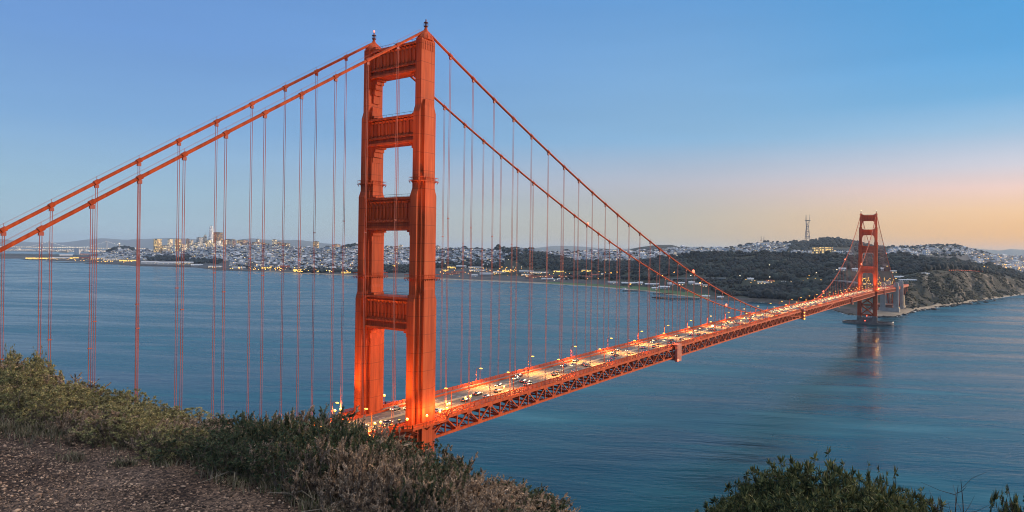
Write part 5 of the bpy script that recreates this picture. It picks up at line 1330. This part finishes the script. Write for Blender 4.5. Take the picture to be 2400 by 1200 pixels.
# concrete pylons and the arch between them at the far shore
def pylon(s0, label, h_top):
    p, lat = road_line(1285); t = np.array((SIDE_DIR[0], SIDE_DIR[1], 0)); n = np.array((-t[1], t[0], 0))
    c = np.array([*road_line(s0)[0], 0.0]); e = empty('concrete_pylon', tuple(c))
    for sg in (-1, 1):
        mb = MB(); mb.box(n * sg * 13.5 + (0, 0, (h_top) / 2), 5.5, 5.0, h_top / 2, t, n, taper=.94)
        for q in (-3.2, 0, 3.2):
            mb.box(n * sg * 13.5 + t * q + (0, 0, h_top * .46), .55, 5.3, h_top * .46, t, n); mb.box(n * sg * 13.5 + n * q * .9 + (0, 0, h_top * .46), 5.8, .5, h_top * .46, t, n)
        mb.box(n * sg * 13.5 + (0, 0, h_top + .8), 5.2, 4.6, 1.2, t, n); mb.box(n * sg * 13.5 + (0, 0, h_top + 2.6), 3.8, 3.2, 1.0, t, n)
        mb.build('shaft', M_conc, e)
    mb = MB(); mb.box((0, 0, 5), 7.5, 21, 7, t, n); mb.build('base_block', M_conc, e); mb = MB(); mb.box((0, 0, 48), 4.0, 9.5, 4, t, n); mb.build('cross_wall', M_conc, e)
    tag(e, label, 'pylon'); return e
pylon(1280 + SIDE_LEN + 4, 'tall fluted concrete pylon where the suspended deck ends', 67)
pylon(1280 + SIDE_LEN + 92, 'second concrete pylon beyond the steel arch', 69)
# wide concrete anchorage wall seen left of the pylon
_t3 = np.array((SIDE_DIR[0], SIDE_DIR[1], 0)); _n3 = np.array((-_t3[1], _t3[0], 0)); c = np.array([*road_line(1280 + SIDE_LEN - 4)[0], 0.0]); e = empty('arch_span', tuple(c))
mb = MB()
for sg in (-1, 1):
    A = [c * 0 + _n3 * sg * 11.5 + _t3 * (8 + 84 * u) + np.array((0, 0, 8 + 36 * 4 * u * (1 - u))) for u in np.linspace(0, 1, 17)]
    mb.tube(A, 1.1, 6); B_ = [a + np.array((0, 0, 5 - 2 * math.sin(PI * k / 16))) for k, a in enumerate(A)]; mb.tube(B_, .8, 6)
    for k in range(16): mb.bar(A[k], B_[k + 1], .5, .5); mb.bar(B_[k], A[k], .5, .5)
    for k in range(1, 16): mb.bar(B_[k], np.array((B_[k][0], B_[k][1], 55)), .7, .7)
mb.build('arch_rib', M_steel, e)
mb = MB(); mb.box(_t3 * 50 + np.array((0, 0, 56)), 46, 13.5, 3.2, _t3, _n3); mb.build('arch_deck', M_steel, e)
tag(e, 'orange steel arch between the two concrete pylons', 'arch')
# approach deck beyond
mb = MB(); P0 = c + _t3 * 96; mb.box((0, 0, 56), 90, 13.0, 2.6, _t3, _n3)
for k in range(5):
    for sg in (-1, 1): mb.box(_t3 * (-80 + 40 * k) + _n3 * sg * 10 + np.array((0, 0, 27)), 1.2, 1.2, 27, _t3, _n3)
e2 = empty('approach_span', tuple(P0 + _t3 * 90)); mb.build('approach_deck', M_steel, e2); tag(e2, 'orange approach span behind the concrete pylons', 'bridge span')
# brick fort at the foot of the pylons
c4 = c + _t3 * 46 - _n3 * 6; fo = empty('brick_fort', (c4[0], c4[1], 3), math.atan2(_t3[1], _t3[0])); M_brick = mat('fort_brick', (.22, .09, .065), .9, (.30, .14, .10), .2, bump=.4, bscale=.6)
mb = MB(); mb.box((0, 22, 7), 34, 22, 7); mb.box((0, 22, 14.4), 34.8, 22.8, .5); [mb.box((-30 + 10 * k, -.4, 6), 2.2, .5, 2.6) for k in range(7)]; mb.build('fort_wall', M_brick, fo); tag(fo, 'low red brick fort under the steel arch', 'fort')
an = empty('anchor_block', tuple(c + _t3 * 112 - _n3 * 16 + np.array((0, 0, 0)))); an.location.z = 5; mb = MB()
for k in range(4): mb.box(_t3 * (6 * k) + np.array((0, 0, 15)), 1.9, 3.5, 16, _t3, _n3, taper=.85)
mb.box(_t3 * 9 + np.array((0, 0, 2)), 14, 6, 4, _t3, _n3); mb.build('buttress', mat('warm_concrete', (.45, .36, .24), .85), an); tag(an, 'lit pale concrete buttresses right of the second pylon', 'buttress')
for k in range(4):
    lp_ = an.location; o = LPS['mid'].copy(); col.objects.link(o); o.location = np.array(lp_) + _t3 * 6 * k + np.array((0, 0, 24)); o.scale = (.6, .6, .6); tag(o, 'amber lamp on top of the pale buttresses', 'lamp', 'amber lamps on the buttresses')
o = LPS['mid'].copy(); col.objects.link(o); o.location = np.array(c) + _t3 * 30 - _n3 * 18 + np.array((0, 0, 2)); o.scale = (1.1, 1.1, 1); tag(o, 'amber lamp at the foot of the steel arch', 'lamp')
for x, y in ((1921, 720), (1950, 722), (1967, 724)):
    q, d = onz(x, y, 1.5); o = LPS['mid'].copy(); col.objects.link(o); o.location = q; o.scale = (1.1, 1.1, .4); tag(o, 'amber lamp low on the dark shore left of the far tower', 'lamp', 'amber shore lamps left of the far tower')
# piers
def pier_deck(pts, wd, label, name='wharf'):
    P = [onz(x, y, 3.0)[0] for x, y in pts]; e = empty(name, tuple(P[0])); O = np.array(P[0]); mb = MB(); lg = MB()
    for a, b in zip(P[:-1], P[1:]):
        mb.bar(a - O, b - O, wd, 1.4); L = np.linalg.norm(b - a); t = (b - a) / L; n = np.array((-t[1], t[0], 0))
        for k in range(int(L / 7) + 1):
            for s_ in (-1, 1): q = a + t * k * 7 + n * s_ * wd * .4 - O; lg.tube([q, q - np.array((0, 0, 5))], .6, 5)
    mb.build('deck', M_shore, e); lg.build('piles', M_dark, e); tag(e, label, 'pier'); return e, P
e, P = pier_deck([(1545, 697), (1580, 699.5), (1640, 699)], 14, 'dark timber wharf ending in a blunt head, mid picture')
mb = MB(); O = np.array(P[0]); mb.box((0, 0, .6), 20, 13, 1.6); mb.build('pier_head', M_dark, e)
e, P = pier_deck([(1462, 680), (1490, 681), (1512, 682)], 10, 'short dark pier with a white hut off the green shore'); mb = MB(); mb.box((3, 0, 4), 6, 5, 3.2); mb.build('hut', M_hw[0], e)
pier_deck([(1532, 687), (1560, 687.5), (1598, 687)], 8, 'thin breakwater behind the timber wharf', 'breakwater')
pier_deck([(55, 607), (90, 609), (150, 609.5)], 40, 'long dark pier at the far left', 'pier'); pier_deck([(112, 613), (170, 615), (220, 616)], 30, 'curved fishing pier under the lit halls', 'pier'); pier_deck([(200, 617), (260, 618.5), (318, 619)], 24, 'low dark breakwater before the fishing harbour', 'breakwater'); pier_deck([(330, 621.5), (380, 623), (450, 624.5)], 30, 'pale quay under the long sheds', 'quay'); pier_deck([(497, 633), (540, 633), (590, 635)], 14, 'dark jetty at the yacht harbour', 'jetty')
# surf along the shores
M_foam = mat('surf_foam', (.62, .66, .68), .8, (.80, .82, .83), .08)
def surf_line(x0, x1, wmax, thr, seed, label):
    V = []; F = []; xs_ = np.arange(x0, x1, 1.6)
    for x in xs_:
        k = mnoise.noise(Vector((x / 9.0, seed, 0))) + .5 * mnoise.noise(Vector((x / 2.7, seed, 3))); w_ = max(0.0, k - thr) * wmax + .8
        _, dA = onz(x, A_y(x), .4); dr = column_dir(x); o_ = 7 + 2.5 * mnoise.noise(Vector((x / 4, seed, 9)))
        for q in (o_ + w_, o_): V.append((CAM[0] + dr[0] * (dA - q), CAM[1] + dr[1] * (dA - q), .10))
    for i in range(len(xs_) - 1): F.append((2 * i, 2 * i + 2, 2 * i + 3, 2 * i + 1))
    tag(fastmesh('surf', np.array(V), np.array(F), M_foam), label, None, None, 'stuff')
surf_line(2104, 2480, 30, -.2, 1.0, 'white surf along the foot of the sea cliff'); surf_line(1024, 1545, 14, -.25, 4.0, 'thin white wave line on the airfield beach'); surf_line(1700, 2060, 9, .0, 7.0, 'broken white surf on the dark shore left of the far tower')
# rocks along the cliff foot
M_rock = mat('sea_rock', (.012, .012, .012), .85, (.045, .042, .038), .3, bump=1, bscale=.8); rr = random.Random(9)
RV, RF = ico(2)
def rock(p, r, label, group):
    n = np.array([1 + .45 * mnoise.fractal(Vector(v) * 1.4 + Vector((r * 9, p[0], 0)), 1, 2, 3) for v in RV.tolist()]); V = RV * n[:, None] * np.array((r * 1.5, r, r * .75))
    o = fastmesh('rock', V, RF, M_rock); o.location = tuple(p); o.rotation_euler = (0, 0, rr.uniform(0, 6)); tag(o, label, 'rock', group)
for x in np.arange(2118, 2330, 5.0):
    y = A_y(x) + rr.uniform(-1.0, 2.0); q, d = onz(x, y, .2); rock(q, rr.uniform(2.0, 5.5), 'dark wet rock at the foot of the sea cliff', 'rocks at the foot of the sea cliff')
for x, y, r in ((2274, 713, 5), (2294, 711, 4), (2310, 709, 4.5), (2235, 717, 6), (2190, 726, 5), (2331, 705, 3), (2232, 719, 4)): q, d = onz(x, y, 0); rock(q, r, 'dark rock standing off the sea cliff in the water', 'rocks off the sea cliff')
for x in np.arange(1955, 2110, 4.0): q, d = onz(x, A_y(x) + rr.uniform(-.5, .8), .2); rock(q, rr.uniform(1.5, 3.4), 'dark rock along the shore round the pylon', 'rocks round the pylon')
#MARK_SHORE
# ------------------------------------------------------------------ near slope: ground, gravel, shrubs
GZ = CAM[2] - 1.72
E0 = np.array((-5.6, 7.3)); E1 = np.array((-.9, 4.35)); ED = (E1 - E0) / np.linalg.norm(E1 - E0); EN = np.array((-ED[1], ED[0]))
if EN[1] < 0: EN = -EN
def near_xy(l, d): return np.array([CAM[0] + FWD[0] * d + RGT[0] * l, CAM[1] + FWD[1] * d + RGT[1] * l])
def near_z(l, d):
    s_ = (l - E0[0]) * EN[0] + (d - E0[1]) * EN[1]
    z = GZ + .05 * mnoise.noise(Vector((l * .6, d * .6, 0))) + .02 * mnoise.noise(Vector((l * 3, d * 3, 4)))
    x = max(0, s_ - .1); z -= .50 * x * x / (x + 1.6)
    if x > 12: z -= .28 * (x - 12)
    return z
xs = np.concatenate([np.arange(-14, 8, .14), np.arange(8, 60, 1.5), np.arange(60, 260, 10)]); xs = np.concatenate([np.arange(-200, -14, 8.0), xs])
ds = np.concatenate([np.arange(-30, 2, 1.5), np.arange(2, 16, .14), np.arange(16, 60, 1.5), np.arange(60, 240, 8.0)])
V = []; 
for l in xs:
    for d in ds:
        p = near_xy(l, d); z = near_z(l, d)
        if d > 16 or abs(l) > 20: z += 1.2 * mnoise.noise(Vector((l / 9, d / 9, 2))) * min(1, (max(d - 16, abs(l) - 20)) / 10)
        V.append((p[0], p[1], max(z, -4)))
nd = len(ds); F = [(i * nd + j, (i + 1) * nd + j, (i + 1) * nd + j + 1, i * nd + j + 1) for i in range(len(xs) - 1) for j in range(nd - 1)]
def soil_mat():
    m = bpy.data.materials.new('stony_soil'); m.use_nodes = True; t = m.node_tree; b = t.nodes['Principled BSDF']; b.inputs['Roughness'].default_value = .95; b.inputs['Specular IOR Level'].default_value = .15
    g = t.nodes.new('ShaderNodeTexCoord'); v = t.nodes.new('ShaderNodeTexVoronoi'); v.inputs['Scale'].default_value = 62; t.links.new(g.outputs['Object'], v.inputs['Vector'])
    n = t.nodes.new('ShaderNodeTexNoise'); n.inputs['Scale'].default_value = 1.3; n.inputs['Detail'].default_value = 7; t.links.new(g.outputs['Object'], n.inputs['Vector'])
    h = t.nodes.new('ShaderNodeSeparateColor'); t.links.new(v.outputs['Color'], h.inputs[0])
    r = t.nodes.new('ShaderNodeValToRGB'); e = r.color_ramp.elements; e[0].color = (.03, .022, .018, 1); e[1].color = (.27, .175, .12, 1); x = e.new(.5); x.color = (.10, .068, .05, 1); t.links.new(h.outputs[0], r.inputs[0])
    r2 = t.nodes.new('ShaderNodeValToRGB'); e = r2.color_ramp.elements; e[0].position = .35; e[0].color = (.45, .42, .40, 1); e[1].position = .65; e[1].color = (1, 1, 1, 1); t.links.new(n.outputs['Fac'], r2.inputs[0])
    mx = t.nodes.new('ShaderNodeMix'); mx.data_type = 'RGBA'; mx.blend_type = 'MULTIPLY'; mx.inputs[0].default_value = 1; t.links.new(r.outputs[0], mx.inputs[6]); t.links.new(r2.outputs[0], mx.inputs[7])
    t.links.new(mx.outputs[2], b.inputs['Base Color'])
    bp = t.nodes.new('ShaderNodeBump'); bp.inputs['Strength'].default_value = 1; bp.inputs['Distance'].default_value = .012; t.links.new(v.outputs['Distance'], bp.inputs['Height']); bp.invert = True; t.links.new(bp.outputs[0], b.inputs['Normal']); return m
M_soil = soil_mat(); M_earth = mat('dark_earth', (.02, .016, .012), .95, (.05, .045, .03), .4, bump=.6, bscale=3)
mi = []
for i in range(len(xs) - 1):
    for j in range(nd - 1):
        s_ = (xs[i] - E0[0]) * EN[0] + (ds[j] - E0[1]) * EN[1]; mi.append(0 if s_ < .35 + .25 * mnoise.noise(Vector((xs[i], ds[j], 1))) else 1)
tag(fastmesh('headland_ground', np.array(V), np.array(F), [M_soil, M_earth], mi=np.array(mi), smooth=True), 'stony brown headland that drops towards the strait', None, None, 'structure')
# loose stones
SV, SF = ico(1); Vs = []; Fs = []; o = 0; g_ = np.random.default_rng(8)
for _ in range(60000):
    l = g_.uniform(-6.5, .2); d = g_.uniform(3.6, 8.2); s_ = (l - E0[0]) * EN[0] + (d - E0[1]) * EN[1]
    if s_ > .25 or (s_ > -.35 and g_.random() < .6): continue
    r = .003 + .0075 * g_.random() ** 2.8 + (.014 * g_.random() if g_.random() < .006 else 0); p = near_xy(l, d); q = g_.normal(0, .18, SV.shape) + SV; q *= np.array((r * g_.uniform(.8, 1.5), r, r * g_.uniform(.5, .85))); a = g_.random() * 6.28; c, sn = math.cos(a), math.sin(a)
    Vs.append(np.stack([p[0] + q[:, 0] * c - q[:, 1] * sn, p[1] + q[:, 0] * sn + q[:, 1] * c, near_z(l, d) + r * .3 + q[:, 2]], 1)); Fs.append(SF + o); o += len(SV)
M_stone = mat('gravel_stone', (.18, .108, .07), .9, (.42, .275, .175), 9.0, island=.9)
tag(fastmesh('gravel', np.concatenate(Vs), np.concatenate(Fs), M_stone), 'loose brown gravel on the headland', None, None, 'stuff')

# shrubs -----------------------------------------------------------
def leafcol(name, cols):
    m = bpy.data.materials.new(name); m.use_nodes = True; t = m.node_tree; b = t.nodes['Principled BSDF']; b.inputs['Roughness'].default_value = .65; b.inputs['Specular IOR Level'].default_value = .25
    g = t.nodes.new('ShaderNodeNewGeometry'); r = t.nodes.new('ShaderNodeValToRGB'); r.color_ramp.interpolation = 'LINEAR'; e = r.color_ramp.elements
    for i, c in enumerate(cols):
        x = e[i] if i < 2 else e.new(.5)
        x.position = i / (len(cols) - 1); x.color = (*c, 1)
    t.links.new(g.outputs['Random Per Island'], r.inputs[0])
    oi = t.nodes.new('ShaderNodeTexCoord'); n = t.nodes.new('ShaderNodeTexNoise'); n.inputs['Scale'].default_value = 9.0; n.inputs['Detail'].default_value = 2; t.links.new(oi.outputs['Object'], n.inputs['Vector'])
    h = t.nodes.new('ShaderNodeHueSaturation'); mr = t.nodes.new('ShaderNodeMapRange'); mr.inputs['From Min'].default_value = .3; mr.inputs['From Max'].default_value = .7; mr.inputs['To Min'].default_value = .25; mr.inputs['To Max'].default_value = 1.9
    t.links.new(n.outputs['Fac'], mr.inputs['Value']); t.links.new(mr.outputs[0], h.inputs['Value']); t.links.new(r.outputs[0], h.inputs['Color']); t.links.new(h.outputs[0], b.inputs['Base Color'])
    # thin leaves let some light through
    tr = t.nodes.new('ShaderNodeBsdfTranslucent'); t.links.new(h.outputs[0], tr.inputs['Color']); ms = t.nodes.new('ShaderNodeMixShader'); ms.inputs[0].default_value = .25
    t.links.new(b.outputs[0], ms.inputs[1]); t.links.new(tr.outputs[0], ms.inputs[2]); t.links.new(ms.outputs[0], t.nodes['Material Output'].inputs['Surface']); return m
ML = {'green': leafcol('leaf_grey_green', [(.06, .07, .03), (.24, .235, .095), (.11, .115, .05), (.34, .27, .14)]), 'brown': leafcol('leaf_dry_brown', [(.11, .08, .052), (.32, .235, .16), (.085, .10, .042), (.46, .35, .245)]),
      'deep': leafcol('leaf_deep_green', [(.022, .05, .032), (.06, .095, .045), (.035, .065, .045), (.13, .10, .05)]), 'needle': leafcol('leaf_needle', [(.02, .045, .03), (.06, .08, .03), (.035, .05, .03), (.15, .15, .06)])}
M_bark = mat('shrub_wood', (.09, .068, .05), .9, (.20, .155, .12), 6.0); M_barkd = mat('dark_twig', (.035, .028, .024), .9, (.07, .055, .045), 5.0)
def shrub_meshes(seed, stems, R_, H_, mode='rosette', leaf=.045, lw=.34, lean=(0, 0), bark=M_bark, kind='green', twigs=5, wisps=5, dens=1.0):
    q = np.random.default_rng(seed); wood = MB(); LV = []
    def leaf1(p, d, L):
        d = d / (np.linalg.norm(d) + 1e-9); s_ = np.cross(d, q.normal(0, 1, 3)); s_ /= np.linalg.norm(s_) + 1e-9; wv = s_ * L * lw * .5
        LV.append(np.array([p, p + d * L * .5 + wv, p + d * L, p + d * L * .5 - wv]))
    def rosette(p, ax, n, L):
        for _ in range(n):
            d = ax * .55 + q.normal(0, .62, 3); leaf1(p + q.normal(0, .004, 3), d, L * q.uniform(.6, 1.2))
    def plume(a, b, n, L):
        ax = (b - a) / (np.linalg.norm(b - a) + 1e-9)
        for i in range(n):
            u = (i + q.random()) / n; p = a + (b - a) * u; leaf1(p, ax * (1.25 + u * .5) + q.normal(0, .62, 3), L * (1.1 - .45 * u) * q.uniform(.7, 1.25))
    for k in range(stems + wisps):
        w_ = k >= stems; az = q.uniform(0, 2 * PI); rad = math.sqrt(q.random()); out = np.array([math.cos(az), math.sin(az), 0])
        hz = H_ * math.sqrt(max(.05, 1 - .80 * rad * rad)) * q.uniform(.70, 1.0) * (q.uniform(1.05, 1.28) if w_ else 1)
        tip = out * rad * R_ + np.array((lean[0], lean[1], 0)) * H_ + np.array((0, 0, hz)); base = out * q.uniform(0, .15) * R_
        midp = base * .45 + tip * .55 + out * .14 * R_ + q.normal(0, .05, 3) * H_ - np.array((0, 0, .12 * H_))
        pts = [base, base * .5 + midp * .5 + q.normal(0, .02, 3), midp, midp * .45 + tip * .55 + q.normal(0, .03, 3) * H_, tip]
        wood.tube(pts, .010 * q.uniform(.6, 1.4) * (H_ + .3), 4, .002, caps=False)
        sz = q.uniform(.75, 1.3)
        if mode == 'plume': plume(pts[3] * .75 + pts[2] * .25, tip, int(34 * sz * dens), leaf * sz)
        else: rosette(tip, (tip - pts[3]) / np.linalg.norm(tip - pts[3]), int(24 * sz), leaf * sz)
        if w_: continue
        for j in range(twigs):
            f = .42 + .55 * (j + q.random()) / twigs; x = f * 4; i = min(int(x), 3); p = pts[i] + (pts[i + 1] - pts[i]) * (x - i); d = pts[i + 1] - pts[i]; d = d / (np.linalg.norm(d) + 1e-9)
            td = d * .7 + q.normal(0, .48, 3) + np.array((0, 0, .4)); td /= np.linalg.norm(td); tl = R_ * q.uniform(.14, .30) * (1.3 - .5 * f); e_ = p + td * tl; m_ = p + td * tl * .5 + q.normal(0, .008, 3)
            wood.tube([p, m_, e_], .0034, 3, .0014, caps=False); sz = q.uniform(.65, 1.25)
            if mode == 'plume': plume(m_, e_ + td * .03, int(20 * sz * dens), leaf * .85 * sz)
            else:
                rosette(e_, td, int(20 * sz), leaf * sz)
                if q.random() < .5: rosette(m_, td, int(7 * sz), leaf * .8 * sz)
    LVa = np.concatenate(LV); n = len(LV); Fq = np.arange(n * 4).reshape(n, 4)
    e = empty('shrub'); wood.build('stems', bark, e); fastmesh('foliage', LVa, Fq, ML[kind], e); return e
SH = {'green': [shrub_meshes(21, 56, .62, .75, kind='green'), shrub_meshes(22, 52, .6, .7, kind='green', lean=(.1, 0), wisps=12)],
      'brown': [shrub_meshes(31, 40, .62, .72, 'plume', .040, .34, kind='brown', lean=(.20, -.12), wisps=7, twigs=4, dens=1.9), shrub_meshes(32, 36, .66, .70, 'plume', .042, .34, kind='brown', lean=(.24, -.1), wisps=8, twigs=4, dens=1.9)],
      'deep': [shrub_meshes(41, 54, .62, .72, kind='deep', leaf=.04), shrub_meshes(42, 46, .6, .72, 'plume', .044, .34, kind='deep', lean=(.12, -.05), wisps=5, twigs=4, dens=1.8)],
      'needle': [shrub_meshes(51, 185, 1.0, 1.12, 'rosette', .075, .22, bark=M_barkd, kind='needle', twigs=7, wisps=0), shrub_meshes(52, 170, 1.0, 1.1, 'rosette', .075, .22, bark=M_barkd, kind='needle', twigs=7, wisps=0)]}
usedS = set(); sr = random.Random(12)
def shrub(px, ytop, d, kind, label, group, wide=1.0, ph=None):
    """a shrub rooted on the slope in image column px at depth d, as tall as its outline"""
    r = ray(px, 600); l = (px - 1200) / FPX * d; p = near_xy(l, d); zb = near_z(l, d) - .04; zt = zat(px, ytop, d); h = max(zt - zb, .25)
    k = sr.randrange(2); src = SH[kind][k]; key = (kind, k); o = src if key not in usedS else copy_tree(src); usedS.add(key)
    H0 = (1.15 if kind == 'needle' else .74); sy = h / H0; sx = max(.55, min(1.6, sy)) * wide
    o.location = (p[0], p[1], zb); o.scale = (sx, sx, sy); o.rotation_euler = (0, 0, sr.uniform(0, 6.28) if kind in ('green', 'deep', 'needle') else math.atan2(RGT[1], RGT[0]) + sr.uniform(-.6, .6)); tag(o, label, 'shrub', group); return o
OUT = pl((-60, 815), (0, 824), (50, 834), (100, 846), (130, 862), (180, 884), (220, 904), (300, 915), (360, 935), (430, 972), (470, 1000), (500, 985), (560, 962), (600, 958), (640, 950), (700, 946), (750, 950), (800, 958), (830, 972), (870, 1000), (920, 1022), (980, 1030), (1030, 1040), (1080, 1068), (1130, 1105), (1180, 1140), (1230, 1165), (1290, 1192), (1340, 1225))
BASE = pl((-60, 985), (0, 985), (200, 1000), (430, 1040), (500, 1090), (640, 1120), (800, 1195), (1000, 1330), (1340, 1500))
def edge_d(px):
    t = (px - 1200) / FPX   # l = t*d on the edge line
    # (t d - E0x) ENx + (d - E0y) ENy = 0
    return (E0[0] * EN[0] + E0[1] * EN[1]) / (t * EN[0] + EN[1])
lab = {'green': 'grey green shrub in the bank at the left edge of the gravel', 'brown': 'dry brown windswept shrub below the near tower', 'deep': 'deep green shrub left of the dry brown thicket'}
grp = {'green': 'grey green shrubs at the left', 'brown': 'dry brown shrubs under the bridge', 'deep': 'deep green shrubs in the middle'}
for px in np.arange(-50, 1262, 43.0):
    for row, (off, drop, wd) in enumerate(((1.75, 0, 1.05), (1.05, 26, 1.0), (.42, 62, .95))):
        x = px + sr.uniform(-12, 12); de = edge_d(x)
        if de < 0 or de > 30: de = 4.3
        d = de + off * 1.0 + sr.uniform(-.12, .12)
        if x < 440: kind = 'green' if sr.random() < .62 else 'brown'
        elif x < 660: kind = 'deep' if sr.random() < .75 else 'brown'
        else: kind = 'brown' if sr.random() < .72 else 'deep'
        if 440 < x < 505 and row == 0 and sr.random() < .4: continue
        shrub(x, OUT(x) + drop + sr.uniform(0, 14), d, kind, lab[kind], grp[kind], wd * sr.uniform(.78, 1.2))
for x, y, d in ((30, 813, 9.6), (88, 820, 9.9), (100, 834, 9.8)): shrub(x, y, d, 'green', 'taller shrub poking above the left bank', 'taller shrubs above the left bank', .35)
# bigger shrubs lower down on the right
for x, y, d, w_, lb in ((1915, 1078, 11.5, .82, 'large rounded dark shrub, tallest at the lower right'), (1835, 1110, 11.2, .7, 'dark shrub leaning out left of the tallest one'), (2068, 1102, 11.8, .42, 'small rounded shrub crown between two larger ones'), (2105, 1140, 10.8, .8, 'broad dark shrub right of the tallest one'), (2000, 1150, 10.2, .8, 'low shrub in front between the two large ones'), (1760, 1170, 10.2, .7, 'low shrub at the left end of the lower right group'), (1700, 1186, 10.0, .6, 'lowest shrub at the left tip of the lower right group'), (1880, 1160, 10.0, .8, 'low dark shrub under the tallest one'), (2165, 1172, 10.0, .38, 'low shrub at the right end of the group'), (2412, 1146, 10.6, .4, 'dark shrub cut by the right edge of the picture')):
    shrub(x, y, d, 'needle', lb, 'dark shrubs at the lower right', w_)
# bare twigs at the lower right
for i, (x, y, d) in enumerate(((2240, 1150, 9.5), (2275, 1130, 9.6), (2345, 1152, 9.5), (2365, 1150, 9.4), (2215, 1165, 9.5))):
    l = (x - 1200) / FPX * d; p = near_xy(l, d); zb = near_z(l, d); h = zat(x, y, d) - zb; mb = MB(); q = np.random.default_rng(90 + i)
    tip = np.array((q.normal(0, .08), q.normal(0, .08), h)); pts = [tip * u + q.normal(0, .03, 3) * (u > 0) for u in (0, .3, .6, .85, 1)]; mb.tube(pts, .016, 5, .003)
    for k in range(9):
        u = q.uniform(.5, .97); b_ = tip * u; e_ = b_ + np.array((q.normal(0, .16), q.normal(0, .16), q.uniform(.08, .26))); mb.tube([b_, (b_ + e_) / 2 + q.normal(0, .02, 3), e_], .005, 4, .0015)
    o = mb.build('bare_twig', M_barkd, None, False, tuple((p[0], p[1], zb))); tag(o, 'bare dark twig standing at the lower right', 'twig', 'bare twigs at the lower right')
# dry sticks, litter and grass on the gravel edge
for i in range(18):
    q = np.random.default_rng(200 + i); x = q.uniform(20, 800); y = BASE(x) + q.uniform(-8, 30); d = 1.72 / ((y - hor(x)) / FPX); l = (x - 1200) / FPX * d; p = near_xy(l, d); z = near_z(l, d); a = q.uniform(0, 6.28); L = q.uniform(.1, .42); dv = np.array((math.cos(a), math.sin(a), q.uniform(0, .5)))
    mb = MB(); mb.tube([(0, 0, .012), tuple(dv * L * .4 + np.array((0, 0, .03)) + q.normal(0, .02, 3)), tuple(dv * L)], q.uniform(.003, .007), 5, .0015); o = mb.build('dry_stick', mat('dry_wood', (.20, .16, .11), .9, (.32, .26, .19), 8), None, False, (p[0], p[1], z)); tag(o, 'pale dry stick lying at the foot of the shrubs', 'stick', 'dry sticks at the foot of the shrubs')
GV = []; q = np.random.default_rng(77)
def blades(n, xr, yo, hmax, spread):
    for _ in range(n):
        x = q.uniform(*xr); y = BASE(x) + q.normal(yo, spread); y = max(y, hor(x) + 230); d = 1.72 / ((y - hor(x)) / FPX); l = (x - 1200) / FPX * d; p = near_xy(l, d)
        z = near_z(l, d); h = hmax * q.uniform(.3, 1); a = q.uniform(0, 6.28); dv = np.array((math.cos(a), math.sin(a), 0)); b_ = np.array((p[0], p[1], z)); s_ = np.array((-dv[1], dv[0], 0)) * .0035; t = b_ + dv * h * q.uniform(.1, .7) + np.array((0, 0, h)); m_ = b_ + dv * h * .12 + np.array((0, 0, h * .6))
        GV.append(np.array([b_ - s_, b_ + s_, m_ + s_ * .8, m_ - s_ * .8])); GV.append(np.array([m_ - s_ * .8, m_ + s_ * .8, t + s_ * .1, t - s_ * .1]))
blades(3800, (-40, 900), 14, .10, 16)
for cx, cy, n_ in ((20, 1010, 160), (180, 1073, 150), (300, 1093, 160), (400, 1095, 120), (70, 1018, 140), (560, 1140, 120), (110, 1012, 120)):
    for _ in range(n_):
        x = cx + q.normal(0, 16); y = cy + q.normal(0, 5); d = 1.72 / ((y - hor(x)) / FPX); l = (x - 1200) / FPX * d; p = near_xy(l, d); b_ = np.array((p[0], p[1], near_z(l, d))); a = q.uniform(0, 6.28); dv = np.array((math.cos(a), math.sin(a), 0)); h = q.uniform(.02, .06); s_ = np.array((-dv[1], dv[0], 0)) * .003; t = b_ + dv * h * .8 + np.array((0, 0, h)); m_ = b_ + dv * h * .2 + np.array((0, 0, h * .6))
        GV.append(np.array([b_ - s_, b_ + s_, m_ + s_ * .8, m_ - s_ * .8])); GV.append(np.array([m_ - s_ * .8, m_ + s_ * .8, t + s_ * .1, t - s_ * .1]))
n = len(GV); tag(fastmesh('grass', np.concatenate(GV), np.arange(n * 4).reshape(n, 4), leafcol('grass_blade', [(.05, .07, .02), (.17, .14, .08), (.09, .12, .03), (.26, .21, .14)])), 'thin grass and dry straw along the foot of the shrubs', None, None, 'stuff')
# ------------------------------------------------------------------ haze
hb = MB(); c = CAM[:2] + np.array((FWD[0], FWD[1])) * 16000; hb.box((c[0], c[1], 322), 31000, 31000, 328)
def haze_mat():
    m = bpy.data.materials.new('haze_air'); m.use_nodes = True; t = m.node_tree; t.nodes.remove(t.nodes['Principled BSDF']); v = t.nodes.new('ShaderNodeVolumePrincipled')
    v.inputs['Color'].default_value = (.62, .80, 1.0, 1); v.inputs['Density'].default_value = HAZE_D; v.inputs['Anisotropy'].default_value = .2; t.links.new(v.outputs[0], t.nodes['Material Output'].inputs['Volume']); m.cycles.homogeneous_volume = True; return m
HAZE_D = 2.4e-5
tag(hb.build('haze', haze_mat()), 'thin blue evening haze', None, None, 'stuff')
